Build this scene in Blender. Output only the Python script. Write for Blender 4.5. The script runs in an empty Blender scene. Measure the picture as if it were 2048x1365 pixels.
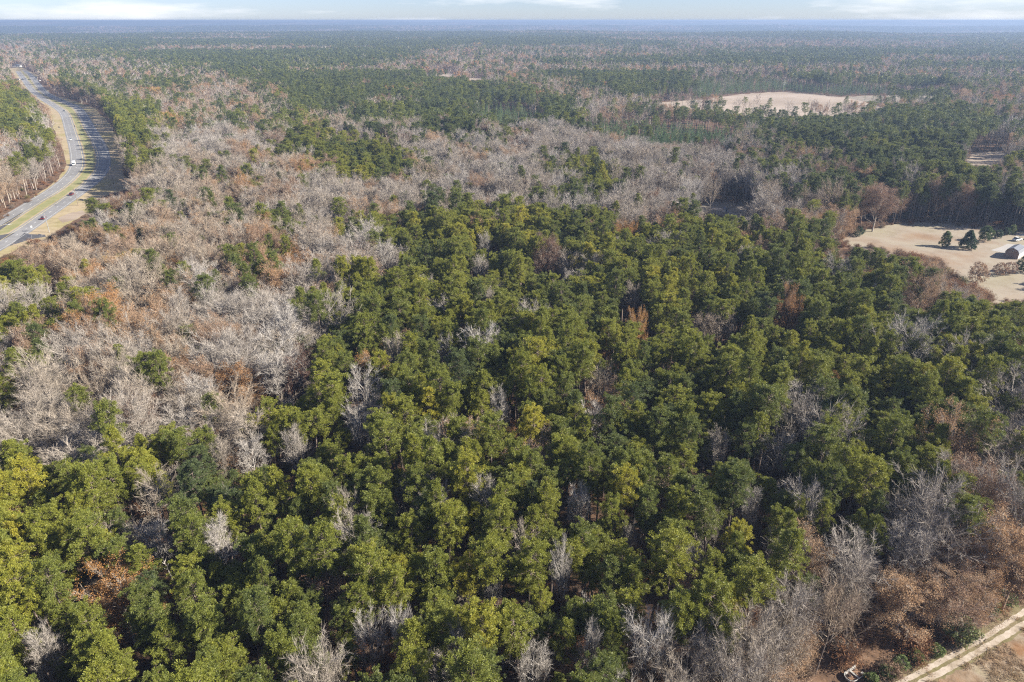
import bpy, bmesh, math, random
import numpy as np
from mathutils import Vector, Matrix

S = bpy.context.scene
C = S.collection
R = math.radians
rng = np.random.default_rng(7)
random.seed(7)

# ------------------------------------------------------------------ camera, sky, sun, exposure
FPX, HZ = 1365.0, 41.0                      # focal length in px of a 2048 wide frame, row of the true horizon
PITCH = math.atan((682.5 - HZ) / FPX)
CAMZ = 100.0
cam = bpy.data.cameras.new('camera')
cam.sensor_width = 36.0
cam.lens = 36.0 * FPX / 2048.0
cam.clip_start, cam.clip_end = 1.0, 60000.0
camo = bpy.data.objects.new('camera', cam)
C.objects.link(camo)
camo.location = (0, 0, CAMZ)
camo.rotation_euler = (math.pi / 2 - PITCH, 0, 0)
S.camera = camo

SUN_EL, SUN_AZ = R(31), R(97)               # azimuth clockwise from +Y (north)
world = bpy.data.worlds.new('World')
S.world = world
world.use_nodes = True
wn, wl = world.node_tree.nodes, world.node_tree.links
wn.clear()
w_out = wn.new('ShaderNodeOutputWorld')
w_bg = wn.new('ShaderNodeBackground')
w_bg.inputs['Strength'].default_value = 0.05
sky = wn.new('ShaderNodeTexSky')
sky.sky_type = 'NISHITA'
sky.sun_disc = False
sky.sun_elevation = SUN_EL
sky.sun_rotation = SUN_AZ
sky.altitude = 50
sky.air_density, sky.dust_density, sky.ozone_density = 1.0, 0.15, 3.0
# thin high cloud, the same over the whole dome
tc = wn.new('ShaderNodeTexCoord')
mp = wn.new('ShaderNodeMapping')
mp.inputs['Scale'].default_value = (3.2, 3.2, 22.0)
mp.inputs['Location'].default_value = (3.1, 0.4, 0.55)
nz = wn.new('ShaderNodeTexNoise')
nz.inputs['Scale'].default_value = 1.5
nz.inputs['Detail'].default_value = 7
nz.inputs['Roughness'].default_value = 0.58
cr = wn.new('ShaderNodeValToRGB')
cr.color_ramp.elements[0].position, cr.color_ramp.elements[1].position = 0.47, 0.66
cmul = wn.new('ShaderNodeMath'); cmul.operation = 'MULTIPLY'; cmul.inputs[1].default_value = 0.85
mixc = wn.new('ShaderNodeMix'); mixc.data_type = 'RGBA'
mixc.inputs['B'].default_value = (6.5, 6.6, 6.8, 1)
wl.new(tc.outputs['Generated'], mp.inputs['Vector'])
wl.new(mp.outputs['Vector'], nz.inputs['Vector'])
wl.new(nz.outputs['Fac'], cr.inputs['Fac'])
wl.new(cr.outputs['Color'], cmul.inputs[0])
wl.new(cmul.outputs[0], mixc.inputs['Factor'])
grade = wn.new('ShaderNodeMix'); grade.data_type = 'RGBA'; grade.blend_type = 'MULTIPLY'
grade.inputs['Factor'].default_value = 1
grade.inputs['B'].default_value = (.60, .705, 1.07, 1)      # clear winter air: one even cool cast over the whole dome
wl.new(sky.outputs['Color'], grade.inputs['A'])
wl.new(grade.outputs['Result'], mixc.inputs['A'])
wl.new(mixc.outputs['Result'], w_bg.inputs['Color'])
wl.new(w_bg.outputs['Background'], w_out.inputs['Surface'])

sun = bpy.data.lights.new('sun', 'SUN')
sun.energy, sun.angle, sun.color = 5.0, R(0.53), (1.0, 0.93, 0.82)
suno = bpy.data.objects.new('sun', sun)
C.objects.link(suno)
sdir = Vector((math.sin(SUN_AZ) * math.cos(SUN_EL), math.cos(SUN_AZ) * math.cos(SUN_EL), math.sin(SUN_EL)))
suno.rotation_euler = sdir.to_track_quat('Z', 'Y').to_euler()
suno.location = (300, 0, 400)

S.view_settings.view_transform = 'Standard'
S.view_settings.look = 'None'
S.view_settings.gamma = 1.0
S.view_settings.use_curve_mapping = False
S.view_settings.exposure = 1.82
S.render.engine = 'CYCLES'
cy = S.cycles
cy.max_bounces, cy.diffuse_bounces, cy.glossy_bounces = 5, 2, 2
cy.transmission_bounces, cy.transparent_max_bounces, cy.volume_bounces = 3, 4, 0
cy.use_denoising = False
cy.filter_width = 1.2
cy.caustics_reflective = cy.caustics_refractive = False

# ------------------------------------------------------------------ the lens in numbers, and value noise
cp, sp = math.cos(PITCH), math.sin(PITCH)
def ray(u, v):
    a, b = (u - 1024) / FPX, (682.5 - v) / FPX
    return np.array([a, cp + b * sp, -sp + b * cp])
def at(u, v, z=0.0):
    d = ray(u, v)
    t = (z - CAMZ) / d[2]
    return np.array([d[0] * t, d[1] * t, z])
def proj(x, y, z):
    zc = y * cp - (z - CAMZ) * sp
    yc = y * sp + (z - CAMZ) * cp
    return 1024 + FPX * x / zc, 682.5 - FPX * yc / zc, zc
_tab = rng.random((256, 256))
def vnoise(x, y):
    xi, yi = np.floor(x).astype(int), np.floor(y).astype(int)
    fx, fy = x - xi, y - yi
    fx, fy = fx * fx * (3 - 2 * fx), fy * fy * (3 - 2 * fy)
    g = lambda i, j: _tab[i % 256, j % 256]
    return (g(xi, yi) * (1 - fx) + g(xi + 1, yi) * fx) * (1 - fy) + (g(xi, yi + 1) * (1 - fx) + g(xi + 1, yi + 1) * fx) * fy
def fbm(x, y, o=3):
    s, a, n = 0, .5, 0
    for k in range(o):
        s = s + a * vnoise(x * 2 ** k + 17.3 * k, y * 2 ** k + 5.1 * k); n += a; a *= .5
    return s / n
def inpoly(x, y, P):
    P = np.asarray(P, float)
    x, y = np.asarray(x, float), np.asarray(y, float)
    r = np.zeros(x.shape, bool)
    j = len(P) - 1
    for i in range(len(P)):
        xi, yi, xj, yj = P[i, 0], P[i, 1], P[j, 0], P[j, 1]
        c = (yi > y) != (yj > y)
        r ^= c & (x < (xj - xi) * (y - yi) / (yj - yi + 1e-12) + xi)
        j = i
    return r
def height(x, y):
    x, y = np.asarray(x, float), np.asarray(y, float)
    d = np.hypot(x, y)
    a = np.degrees(np.arctan2(x, y))
    n = fbm(x / 1400 + 40, y / 1400 + 40, 3) - .5
    n2 = fbm(a / 7 + 60, d / 5000 + 3, 3) - .5
    far = np.interp(a, [-60, -38, -20, 0, 18, 38, 60], [94, 94, 86, 78, 88, 99, 99])
    prof = np.interp(d, [0, 1500, 3000, 4200, 5200, 6800, 8200, 9500, 11500, 13200, 15000, 16800, 22000],
                     [0, 0, 0, -2, 4, -28, -8, 14, -14, 0, 0, -80, -150])
    w = np.interp(d, [2150, 3400, 9000], [0, 1, 1.25])
    wf = np.interp(d, [11500, 15000, 16800], [0, 1, .6])
    return np.minimum(prof + w * (n * 16 + n2 * 14) + wf * far, 97 + 8 * n2)

# ------------------------------------------------------------------ materials
def node_mat(name):
    m = bpy.data.materials.new(name)
    m.use_nodes = True
    n, l = m.node_tree.nodes, m.node_tree.links
    n.clear()
    return m, n, l, n.new('ShaderNodeOutputMaterial')
def ramp(n, stops):
    r = n.new('ShaderNodeValToRGB')
    e = r.color_ramp.elements
    while len(e) < len(stops): e.new(0.5)
    for i, (p, c) in enumerate(stops):
        e[i].position = p
        e[i].color = (*c, 1)
    return r
def tinted(name, stops, transl=0.3, vary=0.3, rough=0.6, spec=0.25, rnd=0.1):
    """colour follows the tree's own 'tint', with a little leaf to leaf difference"""
    m, n, l, out = node_mat(name)
    ti = n.new('ShaderNodeAttribute'); ti.attribute_type = 'INSTANCER'; ti.attribute_name = 'tint'
    va = n.new('ShaderNodeAttribute'); va.attribute_type = 'GEOMETRY'; va.attribute_name = 'vary'
    ma = n.new('ShaderNodeMath'); ma.operation = 'MULTIPLY_ADD'; ma.inputs[1].default_value = vary
    l.new(va.outputs['Fac'], ma.inputs[0]); l.new(ti.outputs['Fac'], ma.inputs[2])
    sb = n.new('ShaderNodeMath'); sb.operation = 'SUBTRACT'; sb.inputs[1].default_value = vary * .5
    l.new(ma.outputs[0], sb.inputs[0])
    r = ramp(n, stops)
    l.new(sb.outputs[0], r.inputs['Fac'])
    p = n.new('ShaderNodeBsdfPrincipled')
    p.inputs['Roughness'].default_value = rough
    p.inputs['Specular IOR Level'].default_value = spec
    l.new(r.outputs['Color'], p.inputs['Base Color'])
    if transl > 0:
        t = n.new('ShaderNodeBsdfTranslucent')
        l.new(r.outputs['Color'], t.inputs['Color'])
        mx = n.new('ShaderNodeMixShader'); mx.inputs[0].default_value = transl
        l.new(p.outputs[0], mx.inputs[1]); l.new(t.outputs[0], mx.inputs[2])
        l.new(mx.outputs[0], out.inputs['Surface'])
    else:
        l.new(p.outputs[0], out.inputs['Surface'])
    return m
def noisy(name, stops, scale=1.0, detail=6, rough=0.9, stretch=(1, 1, 1), bump=0.0, scale2=None, stops2=None, spec=0.2, rot=0.0):
    """two sizes of noise on world position"""
    m, n, l, out = node_mat(name)
    g = n.new('ShaderNodeNewGeometry')
    mp = n.new('ShaderNodeMapping'); mp.inputs['Scale'].default_value = stretch; mp.inputs['Rotation'].default_value = (0, 0, rot)
    l.new(g.outputs['Position'], mp.inputs['Vector'])
    a = n.new('ShaderNodeTexNoise'); a.inputs['Scale'].default_value = scale; a.inputs['Detail'].default_value = detail; a.inputs['Roughness'].default_value = .62
    l.new(mp.outputs[0], a.inputs['Vector'])
    r = ramp(n, stops); l.new(a.outputs['Fac'], r.inputs['Fac'])
    col = r.outputs['Color']
    if scale2:
        b = n.new('ShaderNodeTexNoise'); b.inputs['Scale'].default_value = scale2; b.inputs['Detail'].default_value = 5
        l.new(g.outputs['Position'], b.inputs['Vector'])
        r2 = ramp(n, stops2); l.new(b.outputs['Fac'], r2.inputs['Fac'])
        mx = n.new('ShaderNodeMix'); mx.data_type = 'RGBA'; mx.blend_type = 'MULTIPLY'; mx.inputs['Factor'].default_value = 1
        l.new(col, mx.inputs['A']); l.new(r2.outputs['Color'], mx.inputs['B'])
        col = mx.outputs['Result']
    p = n.new('ShaderNodeBsdfPrincipled')
    p.inputs['Roughness'].default_value = rough
    p.inputs['Specular IOR Level'].default_value = spec
    l.new(col, p.inputs['Base Color'])
    if bump:
        bp = n.new('ShaderNodeBump'); bp.inputs['Strength'].default_value = 1; bp.inputs['Distance'].default_value = bump
        l.new(a.outputs['Fac'], bp.inputs['Height']); l.new(bp.outputs[0], p.inputs['Normal'])
    l.new(p.outputs[0], out.inputs['Surface'])
    return m
def plain(name, col, rough=0.5, metal=0.0, spec=0.5, wear=0.12, scale=3.0):
    """a paint or metal with a little wear"""
    m, n, l, out = node_mat(name)
    tc = n.new('ShaderNodeTexCoord')
    a = n.new('ShaderNodeTexNoise'); a.inputs['Scale'].default_value = scale; a.inputs['Detail'].default_value = 5
    l.new(tc.outputs['Object'], a.inputs['Vector'])
    r = ramp(n, [(.3, tuple(c * (1 - wear) for c in col)), (.7, col)])
    l.new(a.outputs['Fac'], r.inputs['Fac'])
    p = n.new('ShaderNodeBsdfPrincipled')
    p.inputs['Roughness'].default_value, p.inputs['Metallic'].default_value = rough, metal
    p.inputs['Specular IOR Level'].default_value = spec
    l.new(r.outputs['Color'], p.inputs['Base Color']); l.new(p.outputs[0], out.inputs['Surface'])
    return m

M = {}
M['pine'] = tinted('pine_needles', [(0, (.066, .088, .034)), (.25, (.110, .130, .028)), (.5, (.160, .174, .026)), (.75, (.212, .214, .028)), (1, (.30, .268, .030))], .28, .36, .5, .3)
M['pine_bark'] = tinted('pine_bark', [(0, (.10, .078, .065)), (1, (.20, .155, .13))], 0, .4, .95, .1)
M['bare'] = tinted('bare_bark', [(0, (.43, .405, .37)), (.07, (.32, .292, .258)), (.35, (.268, .235, .198)), (.6, (.275, .23, .178)), (.8, (.265, .205, .148)), (1, (.26, .182, .125))], 0, .25, .9, .15)
M['bole'] = tinted('bare_trunk', [(0, (.21, .188, .168)), (1, (.12, .095, .077))], 0, .3, .95, .1)
M['brown'] = tinted('dry_leaves', [(0, (.10, .052, .036)), (.25, (.21, .13, .088)), (.5, (.34, .235, .145)), (.72, (.32, .175, .078)), (.88, (.37, .19, .06)), (1, (.42, .27, .05))], .3, .3, .7, .15)
M['young'] = tinted('young_needles', [(0, (.035, .07, .03)), (.5, (.065, .115, .035)), (1, (.11, .165, .045))], .3, .3, .6, .25)
M['scrub'] = tinted('scrub_twigs', [(0, (.20, .165, .13)), (.4, (.19, .12, .075)), (.7, (.22, .10, .045)), (.86, (.10, .115, .035)), (1, (.06, .085, .025))], .25, .3, .85, .12)
M['leafy'] = tinted('evergreen_leaves', [(0, (.022, .045, .024)), (.35, (.045, .075, .022)), (.6, (.10, .135, .035)), (.8, (.19, .21, .10)), (1, (.55, .50, .02))], .3, .3, .6, .25)
M['straw'] = tinted('dry_grass', [(0, (.36, .28, .19)), (.6, (.30, .20, .11)), (1, (.17, .17, .06))], .3, .3, .9, .1)

M['floor'] = noisy('forest_floor', [(.25, (.055, .036, .024)), (.45, (.135, .080, .048)), (.6, (.19, .115, .070)), (.8, (.24, .18, .13))], .35, 9, .95, bump=.4,
                   scale2=.006, stops2=[(.35, (.75, .8, .85)), (.65, (1.1, 1.0, .9))])
M['yard'] = noisy('dormant_lawn', [(.3, (.175, .140, .102)), (.5, (.210, .175, .132)), (.7, (.228, .196, .148))], .12, 9, .95, bump=.05,
                  scale2=.035, stops2=[(.32, (.86, .70, .58)), (.5, (1, 1, 1)), (.7, (.92, .97, .86))])
M['field'] = noisy('harvested_field', [(.3, (.19, .145, .108)), (.5, (.27, .22, .172)), (.72, (.30, .255, .21))], .045, 10, .95, (.5, 5, 1), .1, rot=R(14),
                   scale2=.012, stops2=[(.35, (.78, .76, .72)), (.6, (1, 1, 1))])
M['fallow'] = noisy('fallow_grass', [(.3, (0.120, 0.102, 0.078)), (.7, (0.204, 0.174, 0.132))], .08, 9, .95)
M['verge'] = noisy('verge_grass', [(.3, (0.196, 0.155, 0.086)), (.5, (0.270, 0.213, 0.135)), (.7, (0.299, 0.242, 0.162))], .16, 9, .95, bump=.05,
                   scale2=.03, stops2=[(.35, (.80, .86, .62)), (.55, (1, 1, 1))])
M['median'] = noisy('median_grass', [(.3, (.140, .150, .058)), (.5, (.172, .168, .074)), (.72, (.25, .21, .12))], .13, 8, .95, bump=.05)
M['asphalt'] = noisy('worn_asphalt', [(.3, (.15, .148, .147)), (.7, (.20, .197, .193))], .25, 9, .85, scale2=.03, stops2=[(.35, (.85, .85, .85)), (.65, (1.05, 1.05, 1.05))])
M['asphalt2'] = noisy('new_asphalt', [(.3, (.050, .050, .054)), (.7, (.075, .075, .08))], .4, 8, .85)
M['paint'] = noisy('road_paint', [(.3, (.30, .30, .29)), (.6, (.52, .52, .50))], .6, 6, .7)
M['ypaint'] = noisy('yellow_road_paint', [(.3, (.60, .47, .18)), (.6, (.68, .55, .24))], .6, 6, .7)
M['sand'] = noisy('sandy_rut', [(.28, (.17, .135, .10)), (.45, (.29, .245, .195)), (.7, (.365, .32, .27))], 1.1, 9, .95, bump=.06, scale2=.25, stops2=[(.35, (.75, .72, .66)), (.55, (1, 1, 1))])
M['trackgrass'] = noisy('track_grass', [(.3, (0.114, 0.090, 0.045)), (.5, (0.186, 0.147, 0.084)), (.7, (0.240, 0.192, 0.126))], .7, 9, .95, bump=.12, scale2=.09, stops2=[(.38, (0.615, 0.690, 0.488)), (.6, (0.750, 0.750, 0.750))])
M['roughgrass'] = noisy('rough_grass', [(.28, (0.144, 0.102, 0.060)), (.5, (0.252, 0.198, 0.138)), (.72, (0.312, 0.264, 0.198))], .6, 10, .95, bump=.15, scale2=.11, stops2=[(.36, (0.600, 0.413, 0.285)), (.52, (0.750, 0.750, 0.750)), (.7, (0.660, 0.712, 0.510))])
M['leafbank'] = noisy('leaf_litter_bank', [(.28, (0.087, 0.051, 0.032)), (.5, (0.180, 0.109, 0.069)), (.72, (0.260, 0.180, 0.123))], .9, 10, .95, bump=.2)
M['concrete'] = plain('concrete', (.25, .235, .215), .9, scale=.4)
M['farhill'] = None

# ------------------------------------------------------------------ mesh helpers
class Geo:
    """collects triangles with a material slot and a variation value"""
    def __init__(s): s.v, s.f, s.m, s.a, s.n = [], [], [], [], 0
    def add(s, V, F, mi=0, a=.5):
        V = np.asarray(V, float).reshape(-1, 3); F = np.asarray(F, int).reshape(-1, 3)
        s.v.append(V); s.f.append(F + s.n); s.m.append(np.full(len(F), mi)); s.n += len(V)
        s.a.append(np.broadcast_to(np.asarray(a, float), (len(V),)).copy())
    def mesh(s, name, mats, only=None):
        V, F, Mi, A = np.vstack(s.v), np.vstack(s.f), np.concatenate(s.m), np.concatenate(s.a)
        if only is not None:
            F = F[Mi == only]; Mi = np.zeros(len(F), int)
            used, inv = np.unique(F, return_inverse=True)
            V, A, F = V[used], A[used], inv.reshape(-1, 3)
        me = bpy.data.meshes.new(name)
        me.vertices.add(len(V)); me.vertices.foreach_set('co', V.astype(np.float32).ravel())
        me.loops.add(len(F) * 3); me.loops.foreach_set('vertex_index', F.astype(np.int32).ravel())
        me.polygons.add(len(F)); me.polygons.foreach_set('loop_start', np.arange(len(F), dtype=np.int32) * 3)
        me.polygons.foreach_set('material_index', Mi.astype(np.int32))
        for m in mats: me.materials.append(m)
        at_ = me.attributes.new('vary', 'FLOAT', 'POINT'); at_.data.foreach_set('value', A.astype(np.float32))
        me.update(calc_edges=True)
        return me
def tube(g, pts, rad, sides, mi, a=.5):
    pts = np.asarray(pts, float); k = len(pts)
    d = pts[-1] - pts[0]; d /= np.linalg.norm(d) + 1e-9
    s1 = np.cross(d, (0.31, .87, .2) if abs(d[2]) > .9 else (0, 0, 1)); s1 /= np.linalg.norm(s1); s2 = np.cross(d, s1)
    an = np.arange(sides) * 2 * np.pi / sides
    ring = np.outer(np.cos(an), s1) + np.outer(np.sin(an), s2)
    V = np.vstack([pts[i] + ring * rad[i] for i in range(k)])
    F = []
    for i in range(k - 1):
        for j in range(sides):
            p, q = i * sides + j, i * sides + (j + 1) % sides
            F += [(p, q, q + sides), (p, q + sides, p + sides)]
    g.add(V, F, mi, a)
def slivers(g, P0, P1, w, mi, a=.5, r=None):
    """thin tapering twigs, one triangle each"""
    r = r or rng
    d = P1 - P0
    s = np.cross(d, r.normal(size=d.shape)); s /= np.linalg.norm(s, axis=1, keepdims=True) + 1e-9
    V = np.stack([P0 + s * w, P0 - s * w, P1], 1).reshape(-1, 3)
    g.add(V, np.arange(len(V)).reshape(-1, 3), mi, np.repeat(np.broadcast_to(a, (len(d),)), 3))
def puffs(g, cen, rad, n, mi, r, w=.32, up=.35, inner=.2, squash=.8, flat=.6):
    """tufts: triangles that leave each centre in all directions"""
    cen = np.repeat(cen, n, 0); rad = np.repeat(np.broadcast_to(rad, (len(cen) // n,)), n)[:, None]
    d = r.normal(size=cen.shape); d[:, 2] = d[:, 2] * squash + up
    d /= np.linalg.norm(d, axis=1, keepdims=True)
    s = np.cross(d, r.normal(size=d.shape)); s /= np.linalg.norm(s, axis=1, keepdims=True) + 1e-9
    L = rad * r.uniform(.65, 1.1, (len(cen), 1))
    ww = rad * w * r.uniform(.6, 1.2, (len(cen), 1))
    A, B = cen + d * L * inner, cen + d * L
    V = np.stack([A, B + s * ww, B - s * ww], 1)
    tg = r.random(len(cen)) < flat                 # some lie over the tuft like shingles
    nn = d + r.normal(0, .45, d.shape); nn /= np.linalg.norm(nn, axis=1, keepdims=True)
    e1 = np.cross(nn, r.normal(size=d.shape)); e1 /= np.linalg.norm(e1, axis=1, keepdims=True) + 1e-9
    e2 = np.cross(nn, e1); c0 = cen + d * L * .82; q = rad * w * 1.25
    Vt = np.stack([c0 + e1 * q, c0 - e1 * q * .6 + e2 * q * .8, c0 - e1 * q * .6 - e2 * q * .8], 1)
    V[tg] = Vt[tg]
    V = V.reshape(-1, 3)
    var = np.repeat(r.random(len(cen) // n), n) * .6 + r.random(len(cen)) * .4
    g.add(V, np.arange(len(V)).reshape(-1, 3), mi, np.repeat(var, 3))
def unit(v): return v / (np.linalg.norm(v) + 1e-9)

# ------------------------------------------------------------------ trees (slot 0 bark / branches, slot 1 foliage)
def pine(seed, lod=0, H=21.0, cone=False):
    r = np.random.default_rng(seed); g = Geo()
    lean = r.normal(0, .25, 2)
    def axis(z): t = z / H; return np.array([lean[0] * t * t * 2 + .18 * math.sin(3 * t + seed), lean[1] * t * t * 2 + .15 * math.cos(4 * t + seed), z])
    zs = [0, H * .3, H * .6, H * .85, H * .985] if lod < 2 else [0, H * .9]
    tube(g, [axis(z) for z in zs], ([.24, .20, .15, .09, .03] if lod < 2 else [.24, .06]), 6 if lod == 0 else 3, 0, .5)
    z0 = H * r.uniform(.60, .72)
    W = r.uniform(2.4, 3.5)
    nb = (64, 34, 14)[lod]
    cen, rad = [], []
    for i in range(nb):
        t = (i + r.uniform(.1, .9)) / nb
        z = z0 + (H - z0) * t ** .92
        if cone: L = W * (1.02 - t) ** .8
        else:    L = W * (1 - max(0, (t - .25) / .78) ** 2.3) ** .62 * (.62 + .38 * min(1, t / .28))
        L *= r.uniform(.5, 1.25)
        an = i * 2.4 + r.uniform(-.5, .5)
        rise = (-.18 + .75 * t) + r.uniform(-.2, .2)
        b0 = axis(min(z, H * .97)); dr = np.array([math.cos(an), math.sin(an), rise])
        b1 = b0 + dr * L; b1[2] = min(b1[2], H + .3)
        if lod == 0:
            mid = (b0 + b1) / 2 + np.array([0, 0, -.12 * L * .5])
            tube(g, [b0, mid, b1], [.06, .04, .015], 3, 0, .4)
        k = (6, 3, 2)[lod] if L > 1.4 else (3, 2, 1)[lod]
        for j in range(k):
            f = 1 - (j / max(1, k)) * .62 + r.uniform(-.06, .04)
            c = b0 + (b1 - b0) * f + r.normal(0, (.28, .3, .4)[lod] * min(1, L / 2), 3)
            cen.append(c + [0, 0, .15]); rad.append((.46, .78, 1.35)[lod] * r.uniform(.8, 1.2) * (.8 + .2 * f))
    cen.append(axis(H) - [0, 0, .3]); rad.append((.6, .9, 1.3)[lod])
    if lod == 0:                                   # a few dead snags under the crown
        for i in range(7):
            z = z0 * r.uniform(.55, 1); an = r.uniform(0, 6.3)
            b = axis(z); slivers(g, np.array([b]), np.array([b + np.array([math.cos(an), math.sin(an), .05]) * r.uniform(.5, 1.6)]), .035, 0, .7, r)
    puffs(g, np.array(cen), np.array(rad), (64, 24, 12)[lod], 1, r, w=(.072, .15, .34)[lod], up=.5, flat=(.12, .2, .3)[lod])
    return g
def bare(seed, lod=0, H=20.0, spread=1.0, leaves=0, twiggy=1.0, low=.34):
    r = np.random.default_rng(seed); g = Geo()
    bend = r.normal(0, .5, 2)
    def axis(t): return np.array([bend[0] * t * t + .2 * math.sin(5 * t + seed), bend[1] * t * t + .2 * math.cos(4 * t + seed), H * t])
    TT = .80
    ts = [0, .2, .4, .6, TT]
    tube(g, [axis(t) for t in ts], [.22, .18, .14, .09, .04], 6 if lod == 0 else 3, 0, .35)
    nl = (20, 13, 7)[lod]
    subs, subd, tw0, tw1, t20, t21 = [], [], [], [], [], []
    pcs = []
    for i in range(nl):
        t = low + (TT - low) * (i + r.uniform(.1, .9)) / nl
        an = i * 2.4 + r.uniform(-.5, .5)
        L = H * .30 * spread * r.uniform(.75, 1.15) * (1.15 - .55 * (t - low) / (.8 - low))
        b0 = axis(t)
        out = np.array([math.cos(an), math.sin(an), 0])
        d0 = unit(out * spread * .80 + np.array([0, 0, .72])); d1 = unit(out * .42 * spread + np.array([0, 0, 1.0]))
        m1 = b0 + d0 * L * .45 + r.normal(0, .08, 3); m2 = m1 + unit(d0 + d1 + r.normal(0, .16, 3)) * L * .35; b1 = m2 + unit(d1 + r.normal(0, .13, 3)) * L * .4
        if lod < 2: tube(g, [b0, m1, m2, b1], [.064, .046, .032, .016], (4, 3, 3)[lod], 0, .3)
        else: slivers(g, np.array([b0]), np.array([b1]), .12, 0, .3, r)
        ns = (7, 5, 4)[lod]
        for j in range(ns):
            f = .3 + .7 * (j + r.random()) / ns
            p = (b0 + (m1 - b0) * f / .45) if f < .45 else (m1 + (m2 - m1) * (f - .45) / .3 if f < .75 else m2 + (b1 - m2) * (f - .75) / .25)
            dd = unit(d1 * 1.0 + r.normal(0, .42, 3) + out * .22 + np.array([0, 0, .25]))
            l2 = L * .42 * r.uniform(.6, 1.2)
            q = p + dd * l2
            if lod == 0: tube(g, [p, p + dd * l2 * .5 + r.normal(0, .10, 3), q], [.027, .019, .010], 3, 0, .4)
            else: slivers(g, np.array([p]), np.array([q]), (.05, .07, .13)[lod], 0, .4, r)
            n1 = int((6, 4, 3)[lod] * (twiggy if lod == 0 else 1))
            for k in range(n1):
                f2 = .25 + .75 * r.random()
                e0 = p + dd * l2 * f2
                e1 = e0 + unit(dd + r.normal(0, .5, 3) + np.array([0, 0, .15])) * r.uniform(.8, 1.9)
                tw0.append(e0); tw1.append(e1)
                if lod == 0:
                    for _ in range(6):
                        f3 = r.uniform(.2, .95)
                        s0 = e0 + (e1 - e0) * f3
                        t20.append(s0); t21.append(s0 + unit((e1 - e0) + r.normal(0, .6, 3)) * r.uniform(.5, 1.1))
                pcs.append(e1)
    tw0, tw1 = np.array(tw0), np.array(tw1)
    slivers(g, tw0, tw1, (.032, .055, .12)[lod], 0, .6, r)
    if lod == 0: slivers(g, np.array(t20), np.array(t21), .017, 0, .8, r)
    if leaves:
        pc = np.array(pcs)
        pc = pc[r.random(len(pc)) < leaves]
        n = (24, 12, 7)[lod]
        pc = np.vstack([pc, pc + r.normal(0, .45, pc.shape)]) if lod < 2 else pc
        puffs(g, pc, (.62, .85, 1.35)[lod], n, 1, r, w=(.10, .17, .34)[lod], up=-.05, inner=(.7, .6, .45)[lod], squash=1, flat=.5)
    return g
def sapling(seed, lod=0, H=12.0):
    r = np.random.default_rng(seed); g = Geo()
    tube(g, [(0, 0, 0), (0, 0, H)], [.10, .02], 4, 0)
    n = (46, 22, 10)[min(lod, 2)]
    cen, rad = [], []
    for i in range(n):
        t = (i + .5) / n; z = .9 + (H - 1.0) * t; L = 2.3 * (1.03 - t) ** .85 * r.uniform(.6, 1.1); an = i * 2.4
        for f in ((1, .5) if lod == 0 else (.7,)):
            cen.append((math.cos(an) * L * f, math.sin(an) * L * f, z + .25 * L * f)); rad.append((.5, .8, 1.0)[min(lod, 2)] * (1.1 - .5 * t))
    puffs(g, np.array(cen), np.array(rad), (16, 9, 7)[min(lod, 2)], 1, r, w=.3, up=.5)
    return g
def bush(seed, H=4.0, W=2.2, cone=0.0, n=120, tri=22, rad=.42, twigs=14):
    r = np.random.default_rng(seed); g = Geo()
    for i in range(5):
        an = i * 1.3; tube(g, [(0, 0, 0), (math.cos(an) * W * .35, math.sin(an) * W * .35, H * .55)], [.06, .02], 3, 0)
    P = []
    while len(P) < n:
        z = r.random(); a = r.uniform(0, 6.283)
        prof = (1 - cone) * math.sqrt(max(0, 1 - (2 * z - .9) ** 2 / 1.25)) + cone * (1.04 - z)
        lump = .8 + .25 * math.sin(3 * a + seed) * math.cos(5 * z + seed) + r.uniform(-.08, .12)
        rr = W * prof * lump * r.uniform(.45, 1) ** .4
        P.append((math.cos(a) * rr, math.sin(a) * rr, .12 * H + z * H * .9))
    puffs(g, np.array(P), rad, tri, 1, r, w=.26, up=.25, inner=.25, squash=1)
    if twigs:
        a = r.uniform(0, 6.28, twigs * 4); e = r.uniform(.3, 1.3, twigs * 4)
        p0 = np.stack([np.cos(a) * W * .3, np.sin(a) * W * .3, np.full(len(a), H * .4)], 1)
        p1 = p0 + np.stack([np.cos(a) * np.cos(e), np.sin(a) * np.cos(e), np.sin(e)], 1) * r.uniform(.4, .75, (len(a), 1)) * H
        slivers(g, p0, p1, .03, 0, .5, r)
    return g
def twigbush(seed, H=3.2):
    r = np.random.default_rng(seed); g = Geo()
    n = 150
    a = r.uniform(0, 6.28, n); e = r.uniform(.35, 1.45, n)
    d = np.stack([np.cos(a) * np.cos(e), np.sin(a) * np.cos(e), np.sin(e)], 1)
    L = r.uniform(.5, 1, (n, 1)) * H
    slivers(g, d * .1, d * L, .03, 0, .3, r)
    k = 5
    f = r.uniform(.3, .95, (n * k, 1)); b = np.repeat(d * L, k, 0) * f
    slivers(g, b, b + r.normal(0, .35, b.shape) + [0, 0, .2], .022, 0, .7, r)
    c = (d * L)[: n // 2] * r.uniform(.6, 1, (n // 2, 1))
    puffs(g, c, .4, 6, 1, r, w=.22, up=0, inner=.4, squash=1)
    return g

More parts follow.
